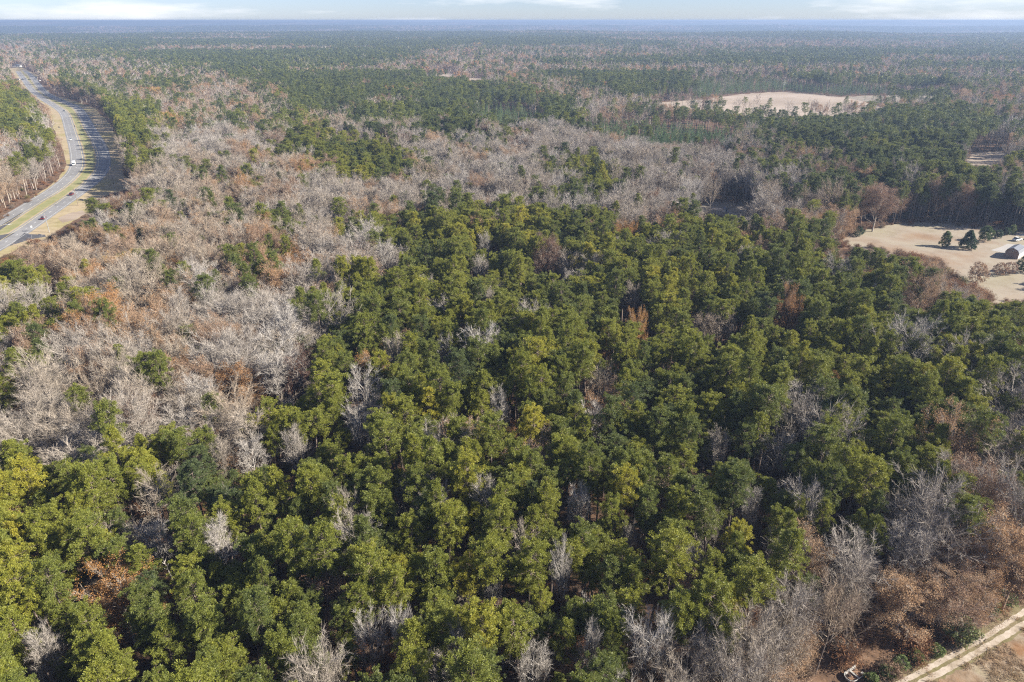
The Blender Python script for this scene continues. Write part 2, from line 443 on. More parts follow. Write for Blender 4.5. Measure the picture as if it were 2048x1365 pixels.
NV = 8
def protos(kind, maker, mats, lods):
    """{lod: [Geo meshes]}"""
    out = {}
    for lod in lods:
        ge = [maker(i, lod) for i in range(NV if lod == 0 else 5)]
        out[lod] = ge
    return out
pine_geo  = protos('pine', lambda i, l: pine(100 + i, l, cone=(i % 4 == 3)), None, (0, 1, 2))
bare_geo  = protos('bare', lambda i, l: bare(200 + i, l, spread=(.95, .75, 1.10, 1.22, 1.02)[i % 5], twiggy=1.2), None, (0, 1, 2))
brown_geo = protos('brown', lambda i, l: bare(300 + i, l, H=17, spread=(1.2, .95, 1.35, 1.1)[i % 4], leaves=(.75, .45, .6)[i % 3], low=.16), None, (0, 1, 2))
young_geo = protos('young', lambda i, l: sapling(400 + i, l), None, (0, 1))
MATS = {'pine': [M['pine_bark'], M['pine']], 'bare': [M['bare']], 'brown': [M['bare'], M['brown']], 'young': [M['pine_bark'], M['young']]}
GEO = {'pine': pine_geo, 'bare': bare_geo, 'brown': brown_geo, 'young': young_geo}

# ------------------------------------------------------------------ scene helpers
def mobj(name, me, parent=None, kind=None, label=None, cat=None, group=None):
    o = bpy.data.objects.new(name, me); C.objects.link(o)
    if parent is not None: o.parent = parent
    tag(o, label, cat, group, kind)
    return o
def tag(o, label=None, cat=None, group=None, kind=None):
    if label: o['label'] = label
    if cat: o['category'] = cat
    if group: o['group'] = group
    if kind: o['kind'] = kind
def empty(name, loc=(0, 0, 0), rz=0.0, label=None, cat=None, group=None, scale=None):
    o = bpy.data.objects.new(name, None); C.objects.link(o)
    o.empty_display_size = .5
    o.location = loc; o.rotation_euler = (0, 0, rz)
    if scale is not None: o.scale = scale
    tag(o, label, cat, group)
    return o
def pydata(name, V, F, mat=None, smooth=False):
    me = bpy.data.meshes.new(name)
    me.from_pydata([tuple(map(float, v)) for v in V], [], F)
    if mat: me.materials.append(mat)
    me.update()
    return me

# ------------------------------------------------------------------ ground
ang = np.concatenate([np.arange(-62, 62.01, .8), np.arange(66, 294, 6)])
rad = np.concatenate([[20], np.geomspace(45, 1500, 22), np.arange(1650, 6000, 150), np.arange(6200, 17200, 260)])
A_, R_ = np.meshgrid(np.radians(ang), rad, indexing='ij')
gx, gy = (R_ * np.sin(A_)).ravel(), (R_ * np.cos(A_)).ravel()
gz = height(gx, gy)
na, nr = len(ang), len(rad)
Vg = np.stack([gx, gy, gz], 1)
Fg = [(i * nr + j, ((i + 1) % na) * nr + j, ((i + 1) % na) * nr + j + 1, i * nr + j + 1) for i in range(na) for j in range(nr - 1)]
Fg.append(tuple(i * nr for i in range(na))[::-1])
# forest floor near by, a dense canopy of pines and bare woods in the far hills
m, n, l, out = node_mat('ground')
g_ = n.new('ShaderNodeNewGeometry')
def nt(scale, detail=8, stretch=(1, 1, 1)):
    mp = n.new('ShaderNodeMapping'); mp.inputs['Scale'].default_value = stretch
    l.new(g_.outputs['Position'], mp.inputs['Vector'])
    a = n.new('ShaderNodeTexNoise'); a.inputs['Scale'].default_value = scale; a.inputs['Detail'].default_value = detail; a.inputs['Roughness'].default_value = .62
    l.new(mp.outputs[0], a.inputs['Vector']); return a
a = nt(.35, 9); r1 = ramp(n, [(.25, (.035, .024, .017)), (.45, (.085, .053, .034)), (.6, (.13, .080, .050)), (.8, (.18, .135, .10))]); l.new(a.outputs['Fac'], r1.inputs['Fac'])
b = nt(.0016, 7, (1, .45, 1)); r2 = ramp(n, [(.42, (.040, .058, .034)), (.52, (.062, .070, .040)), (.60, (.17, .135, .105)), (.76, (.21, .17, .135))]); l.new(b.outputs['Fac'], r2.inputs['Fac'])
ln = n.new('ShaderNodeVectorMath'); ln.operation = 'LENGTH'; l.new(g_.outputs['Position'], ln.inputs[0])
mr = n.new('ShaderNodeMapRange'); mr.inputs['From Min'].default_value = 4500; mr.inputs['From Max'].default_value = 7000; l.new(ln.outputs['Value'], mr.inputs['Value'])
mx = n.new('ShaderNodeMix'); mx.data_type = 'RGBA'; l.new(mr.outputs[0], mx.inputs['Factor']); l.new(r1.outputs[0], mx.inputs['A']); l.new(r2.outputs[0], mx.inputs['B'])
p_ = n.new('ShaderNodeBsdfPrincipled'); p_.inputs['Roughness'].default_value = .95; p_.inputs['Specular IOR Level'].default_value = .1
l.new(mx.outputs['Result'], p_.inputs['Base Color'])
bp = n.new('ShaderNodeBump'); bp.inputs['Distance'].default_value = .35; l.new(a.outputs['Fac'], bp.inputs['Height']); l.new(bp.outputs[0], p_.inputs['Normal'])
l.new(p_.outputs[0], out.inputs['Surface'])
gm = pydata('ground', Vg, Fg, m)
for p in gm.polygons: p.use_smooth = True
mobj('ground', gm, kind='structure')

# ------------------------------------------------------------------ openings, traced as the ground seen between the trees
V_HWY = [(0, 442), (40, 415), (77, 387), (118, 358), (133, 330), (122, 292), (104, 248), (92, 214), (62, 188), (52, 178), (40, 170), (34, 158), (18, 138), (38, 133), (75, 150),
         (80, 170), (104, 189), (150, 203), (192, 218), (217, 245), (234, 275), (245, 310), (248, 350), (258, 366), (270, 374), (225, 388), (196, 398), (178, 408),
         (176, 426), (152, 440), (124, 456), (104, 470), (94, 482), (60, 482), (30, 502), (0, 516), (-120, 575), (-260, 560), (-120, 500)]
V_FIELD = [(1296, 206), (1340, 204), (1400, 200), (1480, 189), (1560, 184), (1640, 190), (1700, 197), (1770, 209), (1735, 221), (1690, 227), (1600, 233), (1540, 233), (1440, 217), (1380, 214)]
V_FALLOW = [(1660, 197), (1700, 193), (1800, 190), (1885, 190), (1925, 196), (1905, 204), (1800, 207), (1730, 200)]
V_RIGHT = [(1928, 318), (1945, 307), (2000, 302), (2016, 308), (2004, 328), (1985, 331), (1940, 331)]
V_YARD = [(1688, 470), (1740, 458), (1800, 448), (1850, 446), (1930, 452), (2048, 464), (2230, 480), (2260, 610), (2048, 596), (1985, 596), (1950, 578), (1925, 562), (1900, 552), (1880, 522), (1840, 513), (1790, 506), (1760, 492), (1700, 490)]
V_CLEAR = [(1392, 413), (1425, 403), (1490, 405), (1508, 418), (1480, 431), (1420, 430)]
V_BOAT = [(1655, 1318), (1752, 1318), (1752, 1425), (1655, 1425)]
V_STRIP = [(848, 149), (900, 147), (928, 151), (905, 154), (860, 153)]
V_STRIP2 = [(934, 157), (976, 156), (978, 160), (940, 161)]
V_TRACK = [(1748, 1366), (1800, 1338), (1880, 1300), (1950, 1258), (1990, 1228), (2048, 1192), (2240, 1080), (2700, 1000), (2700, 2200), (1500, 2200), (1640, 1420)]
OPEN = [V_HWY, V_FIELD, V_FALLOW, V_RIGHT, V_YARD, V_CLEAR, V_STRIP, V_STRIP2, V_TRACK, V_BOAT]

def densify(P, step=8, wob=2.0, seed=0):
    r = np.random.default_rng(seed); out = []
    for i in range(len(P)):
        a, b = np.array(P[i], float), np.array(P[(i + 1) % len(P)], float)
        k = max(1, int(np.linalg.norm(b - a) / step))
        for j in range(k):
            out.append(a + (b - a) * j / k + (r.normal(0, wob, 2) * (1, .3) if j else 0))
    return out
def sheet(name, P, z, mat, step=8, wob=2.0, seed=0, label=None):
    W = [at(u, v) for u, v in densify(P, step, wob, seed)]
    bm = bmesh.new()
    vs = [bm.verts.new((w[0], w[1], z)) for w in W]
    f = bm.faces.new(vs)
    bmesh.ops.triangulate(bm, faces=[f])
    bm.normal_update()
    for f in bm.faces:
        if f.normal.z < 0: f.normal_flip()
    me = bpy.data.meshes.new(name); bm.to_mesh(me); bm.free()
    me.materials.append(mat)
    return mobj(name, me, kind='structure')
def lower(P, dv):   # run the sheet on under the trees in front
    c = np.mean([p[1] for p in P])
    return [(u, v + dv if v > c else v) for u, v in P]
sheet('road_verge', V_HWY, .02, M['verge'], 6, 1.5, 1)
sheet('field', lower(V_FIELD, 7), .02, M['field'], 8, 1.5, 2)
sheet('fallow_field', lower(V_FALLOW, 4), .012, M['fallow'], 8, 1.5, 3)
sheet('small_field', lower(V_RIGHT, 10), .02, M['field'], 8, 1.0, 4)
sheet('lawn', [(1680, 474), (1740, 457), (1800, 447), (1850, 445), (1930, 451), (2048, 463), (2240, 478), (2320, 680), (2048, 650), (1960, 640), (1880, 600), (1800, 560), (1720, 520)], .02, M['yard'], 8, 1.2, 5)
sheet('clearing', lower(V_CLEAR, 15), .02, M['fallow'], 6, 1.0, 6)
sheet('far_field', V_STRIP, .02, M['field'], 8, .3, 7)
sheet('far_field', V_STRIP2, .02, M['field'], 8, .3, 8)

# ------------------------------------------------------------------ highway
def smooth_line(px, step):
    P = np.array([at(u, v)[:2] for u, v in px])
    out = []
    for i in range(len(P) - 1):
        p0, p1, p2, p3 = P[max(0, i - 1)], P[i], P[i + 1], P[min(len(P) - 1, i + 2)]
        for t in np.linspace(0, 1, 14, endpoint=False):
            out.append(.5 * ((2 * p1) + (-p0 + p2) * t + (2 * p0 - 5 * p1 + 4 * p2 - p3) * t * t + (-p0 + 3 * p1 - 3 * p2 + p3) * t ** 3))
    out = np.array(out + [P[-1]])
    for _ in range(25):                                   # even out the tracing
        out[1:-1] = (out[:-2] + 2 * out[1:-1] + out[2:]) / 4
    s = np.concatenate([[0], np.cumsum(np.linalg.norm(np.diff(out, axis=0), axis=1))])
    q = np.arange(0, s[-1], step)
    L = np.stack([np.interp(q, s, out[:, 0]), np.interp(q, s, out[:, 1])], 1)
    T = np.gradient(L, axis=0); T /= np.linalg.norm(T, axis=1, keepdims=True)
    return L, np.stack([T[:, 1], -T[:, 0]], 1), T          # points, right-hand normals, tangents
def ribbon(name, L, N, o0, o1, z, mat, parent=None, kind=None, wob=0.0):
    k = len(L); V = []
    for i in range(k):
        w = random.uniform(-wob, wob)
        V += [(*(L[i] + N[i] * (o0 + w)), z), (*(L[i] + N[i] * (o1 + w * .7)), z)]
    F = [(2 * i, 2 * i + 1, 2 * i + 3, 2 * i + 2) for i in range(k - 1)]
    me = pydata(name, V, F, mat)
    if me.polygons[0].normal.z < 0: me.flip_normals()
    return mobj(name, me, parent, kind)
pxA = [(-190, 590), (-90, 541), (-40, 514), (6, 488), (37, 468), (64, 450), (98, 426), (127, 406), (150, 390), (172, 374), (191, 358), (203, 342), (208, 325), (204, 302), (193, 278), (181, 259), (171, 240), (162, 225), (151, 214), (130, 205), (108, 196), (88, 184), (74, 168), (62, 152), (48, 141)]
pxB = [(-220, 560), (-110, 502), (-50, 471), (5, 444), (29, 428.5), (53, 414.5), (74, 401), (95, 389), (113, 377), (133, 361), (148, 345), (155, 326), (151, 298), (145.5, 278), (140, 260), (135, 243), (129, 228), (119, 218), (104, 209), (82, 195), (62, 178), (49, 160), (36, 143)]
roads = {}
for nm, px, yellow in (('A', pxA, -1), ('B', pxB, 1)):
    L, N, T = smooth_line(px, 3.0)
    roads[nm] = (L, N, T)
    ro = ribbon('carriageway', L, N, -5.0, 5.0, .05, M['asphalt'], None, 'structure')
    ribbon('edge_line', L, N, -3.80, -3.64, .056, M['ypaint'] if yellow < 0 else M['paint'], ro)
    ribbon('edge_line', L, N, 3.64, 3.80, .056, M['paint'] if yellow < 0 else M['ypaint'], ro)
    V, F = [], []
    for i in range(0, len(L) - 2, 4):
        b = len(V)
        for q in (i, i + 1): V += [(*(L[q] - N[q] * .12), .057), (*(L[q] + N[q] * .12), .057)]
        F.append((b, b + 1, b + 3, b + 2))
    me = pydata('lane_dashes', V, F, M['paint'])
    if me.polygons[0].normal.z < 0: me.flip_normals()
    mobj('lane_dashes', me, ro)
# median between the two
LA, NA, TA = roads['A']; LB, NB, TB = roads['B']
idx = [int(np.argmin(np.linalg.norm(LB - p, axis=1))) for p in LA]
V, F = [], []
for i, p in enumerate(LA):
    q = LB[idx[i]]
    d = q - p; Ld = np.linalg.norm(d); d /= Ld
    e = min(6.2, Ld * .45)
    V += [(*(p + d * e), .03), (*(q - d * e), .03)]
F = [(2 * i, 2 * i + 1, 2 * i + 3, 2 * i + 2) for i in range(len(LA) - 1)]
me = pydata('median', V, F, M['median'])
if me.polygons[0].normal.z < 0: me.flip_normals()
mobj('median', me, kind='structure')
sheet('turn_lane', [(48, 424), (41, 427), (20, 440), (0, 452), (-30, 468), (-30, 478), (0, 461), (23, 445), (38, 433)], .054, M['asphalt2'], 30, 0, 1)
sheet('crossover', [(31, 466), (12, 469), (-5, 472), (-20, 478), (-20, 492), (0, 482), (14, 476)], .053, M['asphalt2'], 30, 0, 1)
sheet('driveway', [(49, 466), (60, 469), (90, 470), (92, 474), (62, 479), (40, 486), (18, 493), (30, 484)], .053, M['asphalt2'], 30, 0, 1)
sheet('dirt_patch', [(115, 437), (135, 428), (165, 421), (172, 428), (150, 440), (125, 446)], .035, M['field'], 6, 1, 3)
def arrow(u, v, ang):
    p = at(u, v)
    sh = [(-.15, -2), (.15, -2), (.15, .6), (.55, .6), (0, 2), (-.55, .6), (-.15, .6)]
    c, s = math.cos(ang), math.sin(ang)
    me = pydata('lane_arrow', [(p[0] + 1.6 * (x * c - y * s), p[1] + 1.6 * (x * s + y * c), .060) for x, y in sh], [tuple(range(7))], M['paint'])
    return mobj('lane_arrow', me, kind='structure')
arrow(12, 450, R(-60))

# ------------------------------------------------------------------ the dirt track, lower right
sheet('leaf_bank', V_TRACK, .012, M['leafbank'], 10, 2.5, 11)
rutA = [(1560, 1500), (1690, 1425), (1802, 1365), (1850, 1340), (1901, 1313), (1955, 1283), (2000, 1255), (2048, 1224), (2130, 1168), (2260, 1080), (2420, 1000)]
rutB = [(1590, 1510), (1735, 1428), (1845, 1365), (1890, 1341), (1928, 1320), (1990, 1284), (2048, 1249), (2135, 1190), (2270, 1100), (2440, 1012)]
L1, N1, T1 = smooth_line(rutA, .8); L2, N2, T2 = smooth_line(rutB, .8)
k = min(len(L1), len(L2))
mid = (L1[:k] + np.array([L2[int(np.argmin(np.linalg.norm(L2 - p, axis=1)))] for p in L1[:k]])) / 2
ribbon('track_strip', L1[:k], N1[:k], -1.6, 4.0, .02, M['trackgrass'], None, 'structure', .35)
ribbon('wheel_rut', L1, N1, -.44, .44, .030, M['sand'], None, 'structure', .12)
ribbon('wheel_rut', L2, N2, -.52, .52, .030, M['sand'], None, 'structure', .12)
ribbon('rough_meadow', L2, N2, 1.0, 60, .024, M['roughgrass'], None, 'structure', .3)

# ------------------------------------------------------------------ what grows where: rows of the photograph, 32 columns each
ROWS = [
 (62,   "pDDDDDDD DDDDDDDD DDDDDDDD DDDDDDDD"),
 (80,   "ttpDDDDD DDDDDDDD DDDDDttt ttttttpp"),
 (100,  "ttppDDDD DDDDDttt ttttttDD DDDDDDDD"),
 (120,  "tttttpDD DpDDtttt tDtDDDDD DDDDDDDD"),
 (140,  "tttttttD DDDDDDtt tDDDDDDD DDDDDDDD"),
 (160,  "mmptpDtt DDDDDDDp ttDDDDtY YYYYDDpp"),
 (180,  "Pgpptttt pDDDDDDD DttDDDDY YYYDDDtt"),
 (200,  "PgpPPttt tDDtpDDY YDbbgggg gggggptt"),
 (220,  "PbgPPptp tptDDDDY YDbpDDDD DDDDDDpp"),
 (240,  "PbgPPtpp pPtppDDD pDPYYYYY DDDDDDDp"),
 (260,  "bPgPPtbb mPmppDDp pbpYYYYY YDDDDDDp"),
 (280,  "bPggPbbb bPPPpbpp bbbbbYYp DDDDDDDt"),
 (300,  "bPggPbbb oPPPPbbb bbbbbbbp ppDDDDpp"),
 (320,  "bPggPmtb ooPPPtbb bpPbbbbp ppDDDDpp"),
 (340,  "oPgmmbtt opPPPtbb bPPbbbbb ppDDDDDp"),
 (360,  "oogmmttm mmbbbbbb bpPbbbbb pDDDppDp"),
 (380,  "oggpmttt tbbbbbbb bpbbbbbc cDDoDppD"),
 (400,  "gggpmttt tbbbbpmb ppbbbbbb coDooppp"),
 (420,  "ggppmttt tbbbbpPP PPPbbttb soPooopb"),
 (440,  "gmpmtttm mbpPPPPP PPPtoPPo ooPpsbbb"),
 (460,  "gotmottm mbPPPPPP PPPPPPPo PPPtsbbb"),
 (480,  "potomttm mbbbPPPP PPPPPPPP PPPPsssP"),
 (510,  "Potomttm obbbPPPP PPPPPPPP PPPPpssP"),
 (540,  "PPottmbm mbbPPPPP PPPPPPPP PPPPPpsP"),
 (580,  "mPotttbm bbPPPPPP PPPPPPPP PPPPPPpP"),
 (620,  "Pmotttbb bbPPPPPP PPPPPPPP PPPPPPPP"),
 (660,  "bmbmobmb bpPPPPPP PPPPPPPP PPPPPPPP"),
 (700,  "pbbbmobb bbPPPPPP PPPPPPPP PPPPPPPP"),
 (760,  "pbbtbobt bpPPPPPP PPPPPPPP PPPPPPPp"),
 (820,  "bbbbbbob PPPPPPPP PPPPPPPP PpPPPPPb"),
 (880,  "PbbPPPPb PPPPPPPP PPPPPPPP PPPPPPpb"),
 (940,  "PPPPPPPP PPPPPPPP PPPPPPPP PPPPPPbp"),
 (1000, "PPPPPPPP PPPPPPPP PPPPPPPP PPPPbPbb"),
 (1060, "PPPPPPPP PPPPPPPP PPPPPPPP Pbbboooo"),
 (1120, "PPPPPPPP PPPPPPPP PPPPPPPP Ppbbsoss"),
 (1180, "PPPPPPPP PPPPPPPP PPPPPPPP bssoosss"),
 (1240, "PPPPPPPP PPPbPPPP PPPPPPPb sssossss"),
 (1300, "PPPPPPPP PPpbPPbP PPpbPbbs soosssss")]
ROWS = [(a, b.replace(' ', '')) for a, b in ROWS]
TOPS = np.array([r[0] for r in ROWS])
GRID = np.array([[ord(c) for c in r[1]] for r in ROWS])
assert all(len(r[1]) == 32 for r in ROWS), [len(r[1]) for r in ROWS]
MIX = {  # pine, bare, brown, young ; tint mean/spread of pine, bare, brown
    'P': ((.945, .032, .023, 0), (.50, .20), (.22, .15), (.55, .25)), 'D': ((.955, .03, .015, 0), (.20, .14), (.45, .2), (.35, .2)),
    'p': ((.50, .38, .12, 0), (.30, .18), (.4, .22), (.35, .22)), 'b': ((.055, .845, .10, 0), (.35, .2), (.28, .14), (.4, .2)),
    't': ((.12, .69, .19, 0), (.25, .15), (.56, .20), (.52, .22)), 'm': ((.24, .55, .21, 0), (.38, .18), (.45, .25), (.45, .22)),
    'o': ((.08, .38, .54, 0), (.40, .2), (.6, .2), (.56, .18)), 'Y': ((.05, .03, 0, .92), (.3, .1), (.3, .2), (.4, .1)),
    's': ((.05, .60, .35, 0), (.45, .2), (.38, .2), (.44, .17)), 'c': ((.30, .60, .10, 0), (.15, .1), (.5, .2), (.3, .2)), 'g': ((.12, .70, .18, 0), (.35, .15), (.5, .25), (.4, .2))}

def scatter(d0, d1, s, marg, jit=.42):
    xs = np.arange(-d1, d1, s); ys = np.arange(max(20, d0 * .3), d1, s * .866)
    X, Y = np.meshgrid(xs, ys)
    X = X + (np.arange(len(ys)) % 2)[:, None] * s * .5
    X, Y = X.ravel(), Y.ravel()
    k = (np.abs(X) < Y * 1.15 + 70)
    X, Y = X[k], Y[k]
    X = X + rng.normal(0, jit * s * .62, len(X)); Y = Y + rng.normal(0, jit * s * .62, len(X))
    d = np.hypot(X, Y)
    k = (d >= d0) & (d < d1)
    X, Y = X[k], Y[k]
    u, v, _ = proj(X, Y, 15.0)
    k = (u > -marg) & (u < 2048 + marg) & (v < 1365 + 330)
    return X[k], Y[k]
pts = [scatter(30, 620, 4.75, 420), scatter(620, 1250, 6.2, 260), scatter(1250, 2500, 8.2, 200), scatter(2500, 5400, 12.5, 140), scatter(5400, 10200, 30.0, 100)]
X = np.concatenate([p[0] for p in pts]); Y = np.concatenate([p[1] for p in pts])
BAND = np.concatenate([np.full(len(p[0]), i) for i, p in enumerate(pts)])
Z = height(X, Y); D = np.hypot(X, Y)
u, v, _ = proj(X, Y, Z + 17)
jv = np.interp(v, [60, 200, 480, 1365], [3, 7, 10, 18])
uu = np.clip(u + rng.normal(0, 16, len(u)) + 40 * (vnoise(X / 45, Y / 45) - .5), 0, 2047)
vv = np.clip(v + rng.normal(0, 1, len(u)) * jv * .6 + jv * 2.2 * (vnoise(X / 60 + 9, Y / 60 + 4) - .5), 62, 1364)
cell = GRID[np.searchsorted(TOPS, vv, 'right') - 1, (uu // 64).astype(int)]
far = BAND == 4
fn = fbm(X / 900 + 11, Y / 2200 + 7, 3)
cell = np.where(far, np.where(fn > .55, ord('t'), np.where(fn > .52, ord('p'), ord('D'))), cell)
mixn = fbm(X / 800 + 31, Y / 600 + 8, 3)
cell = np.where((cell == ord('D')) & (D > 1300) & (mixn > .585), ord('t'), np.where((cell == ord('D')) & (D > 1300) & (mixn > .565), ord('p'), cell))

kind = np.full(len(X), 'pine ', dtype='<U6'); tint = np.zeros(len(X))
rr = rng.random(len(X))
lown = fbm(X / 28 + 3, Y / 28 + 5, 2)
for ch, (pr, tp, tb, to) in MIX.items():
    k = np.where(cell == ord(ch))[0]
    q = np.searchsorted(np.cumsum(pr), rr[k] * sum(pr) * .9999)
    nm = np.array(['pine', 'bare', 'brown', 'young'])[np.minimum(q, 3)]
    kind[k] = nm
    mu = np.select([nm == 'pine', nm == 'bare', nm == 'brown'], [tp[0], tb[0], to[0]], .5)
    sd = np.select([nm == 'pine', nm == 'bare', nm == 'brown'], [tp[1], tb[1], to[1]], .25)
    tint[k] = np.clip(mu + sd * (rng.normal(size=len(k)) * .75 + (lown[k] - .5) * 3.0), 0, 1)
lft = (kind == 'pine') & (u < 700) & (v > 880)
tint[lft] = np.clip(tint[lft] + .0, 0, 1)
Hn = fbm(X / 40 + 71, Y / 40 + 13, 2)
hs = np.clip(.80 + .36 * Hn + rng.normal(0, .14, len(X)), .48, 1.32)
hs = np.where(kind == 'pine', hs, np.where(kind == 'bare', hs * rng.uniform(.86, 1.16, len(X)), np.where(kind == 'brown', hs * rng.uniform(.80, 1.25, len(X)), hs)))
inP = (cell == ord('P'))
hs = np.where(inP & (kind != 'pine'), hs * 1.0, hs)
hs = np.where(cell == ord('s'), hs * .84, hs)
wd = np.interp(D, [0, 620, 1250, 2500, 5400, 10000], [1, 1.03, 1.15, 1.45, 2.0, 3.4]) * rng.uniform(.85, 1.15, len(X))
wd = np.where(kind == 'young', wd * .9, wd)
hz_ = np.interp(D, [0, 2500, 5400, 10000], [1, 1, 1.1, 1.3])

# a screen of tall pines along the shaded side of the highway
ex = []
EDGE = [(96, 184), (150, 200), (196, 217), (222, 246), (240, 277), (251, 312), (256, 350)]
for a_, b_ in zip(EDGE[:-1], EDGE[1:]):
    pa, pb = at(*a_), at(*b_)
    for q in np.arange(0, 1, 10.0 / np.linalg.norm(pb - pa)):
        for row in range(1):
            w_ = pa + (pb - pa) * q + rng.normal(0, 1.3, 3)
            ex.append((w_[0] + 7 + 7 * row + rng.normal(0, 1.5), w_[1] + rng.normal(0, 2)))
ex = np.array(ex); ne = len(ex)
kind = np.where((kind != 'pine') & (np.min(np.hypot(X[:, None] - ex[None, ::4, 0], Y[:, None] - ex[None, ::4, 1]), 1) < 9) & (BAND < 2), 'gone', kind) if len(X) < 400000 else kind
X, Y = np.append(X, ex[:, 0]), np.append(Y, ex[:, 1]); Z = np.append(Z, np.zeros(ne)); D = np.hypot(X, Y)
kind = np.append(kind, np.full(ne, 'pine')); tint = np.append(tint, rng.uniform(.2, .6, ne)); hs = np.append(hs, rng.uniform(1.0, 1.25, ne))
wd = np.append(wd, rng.uniform(1.0, 1.25, ne)); hz_ = np.append(hz_, np.ones(ne)); vv = np.append(vv, np.full(ne, 300.)); BAND = np.append(BAND, np.full(ne, 1)); cell = np.append(cell, np.full(ne, ord('D'))); rr = np.append(rr, np.ones(ne))

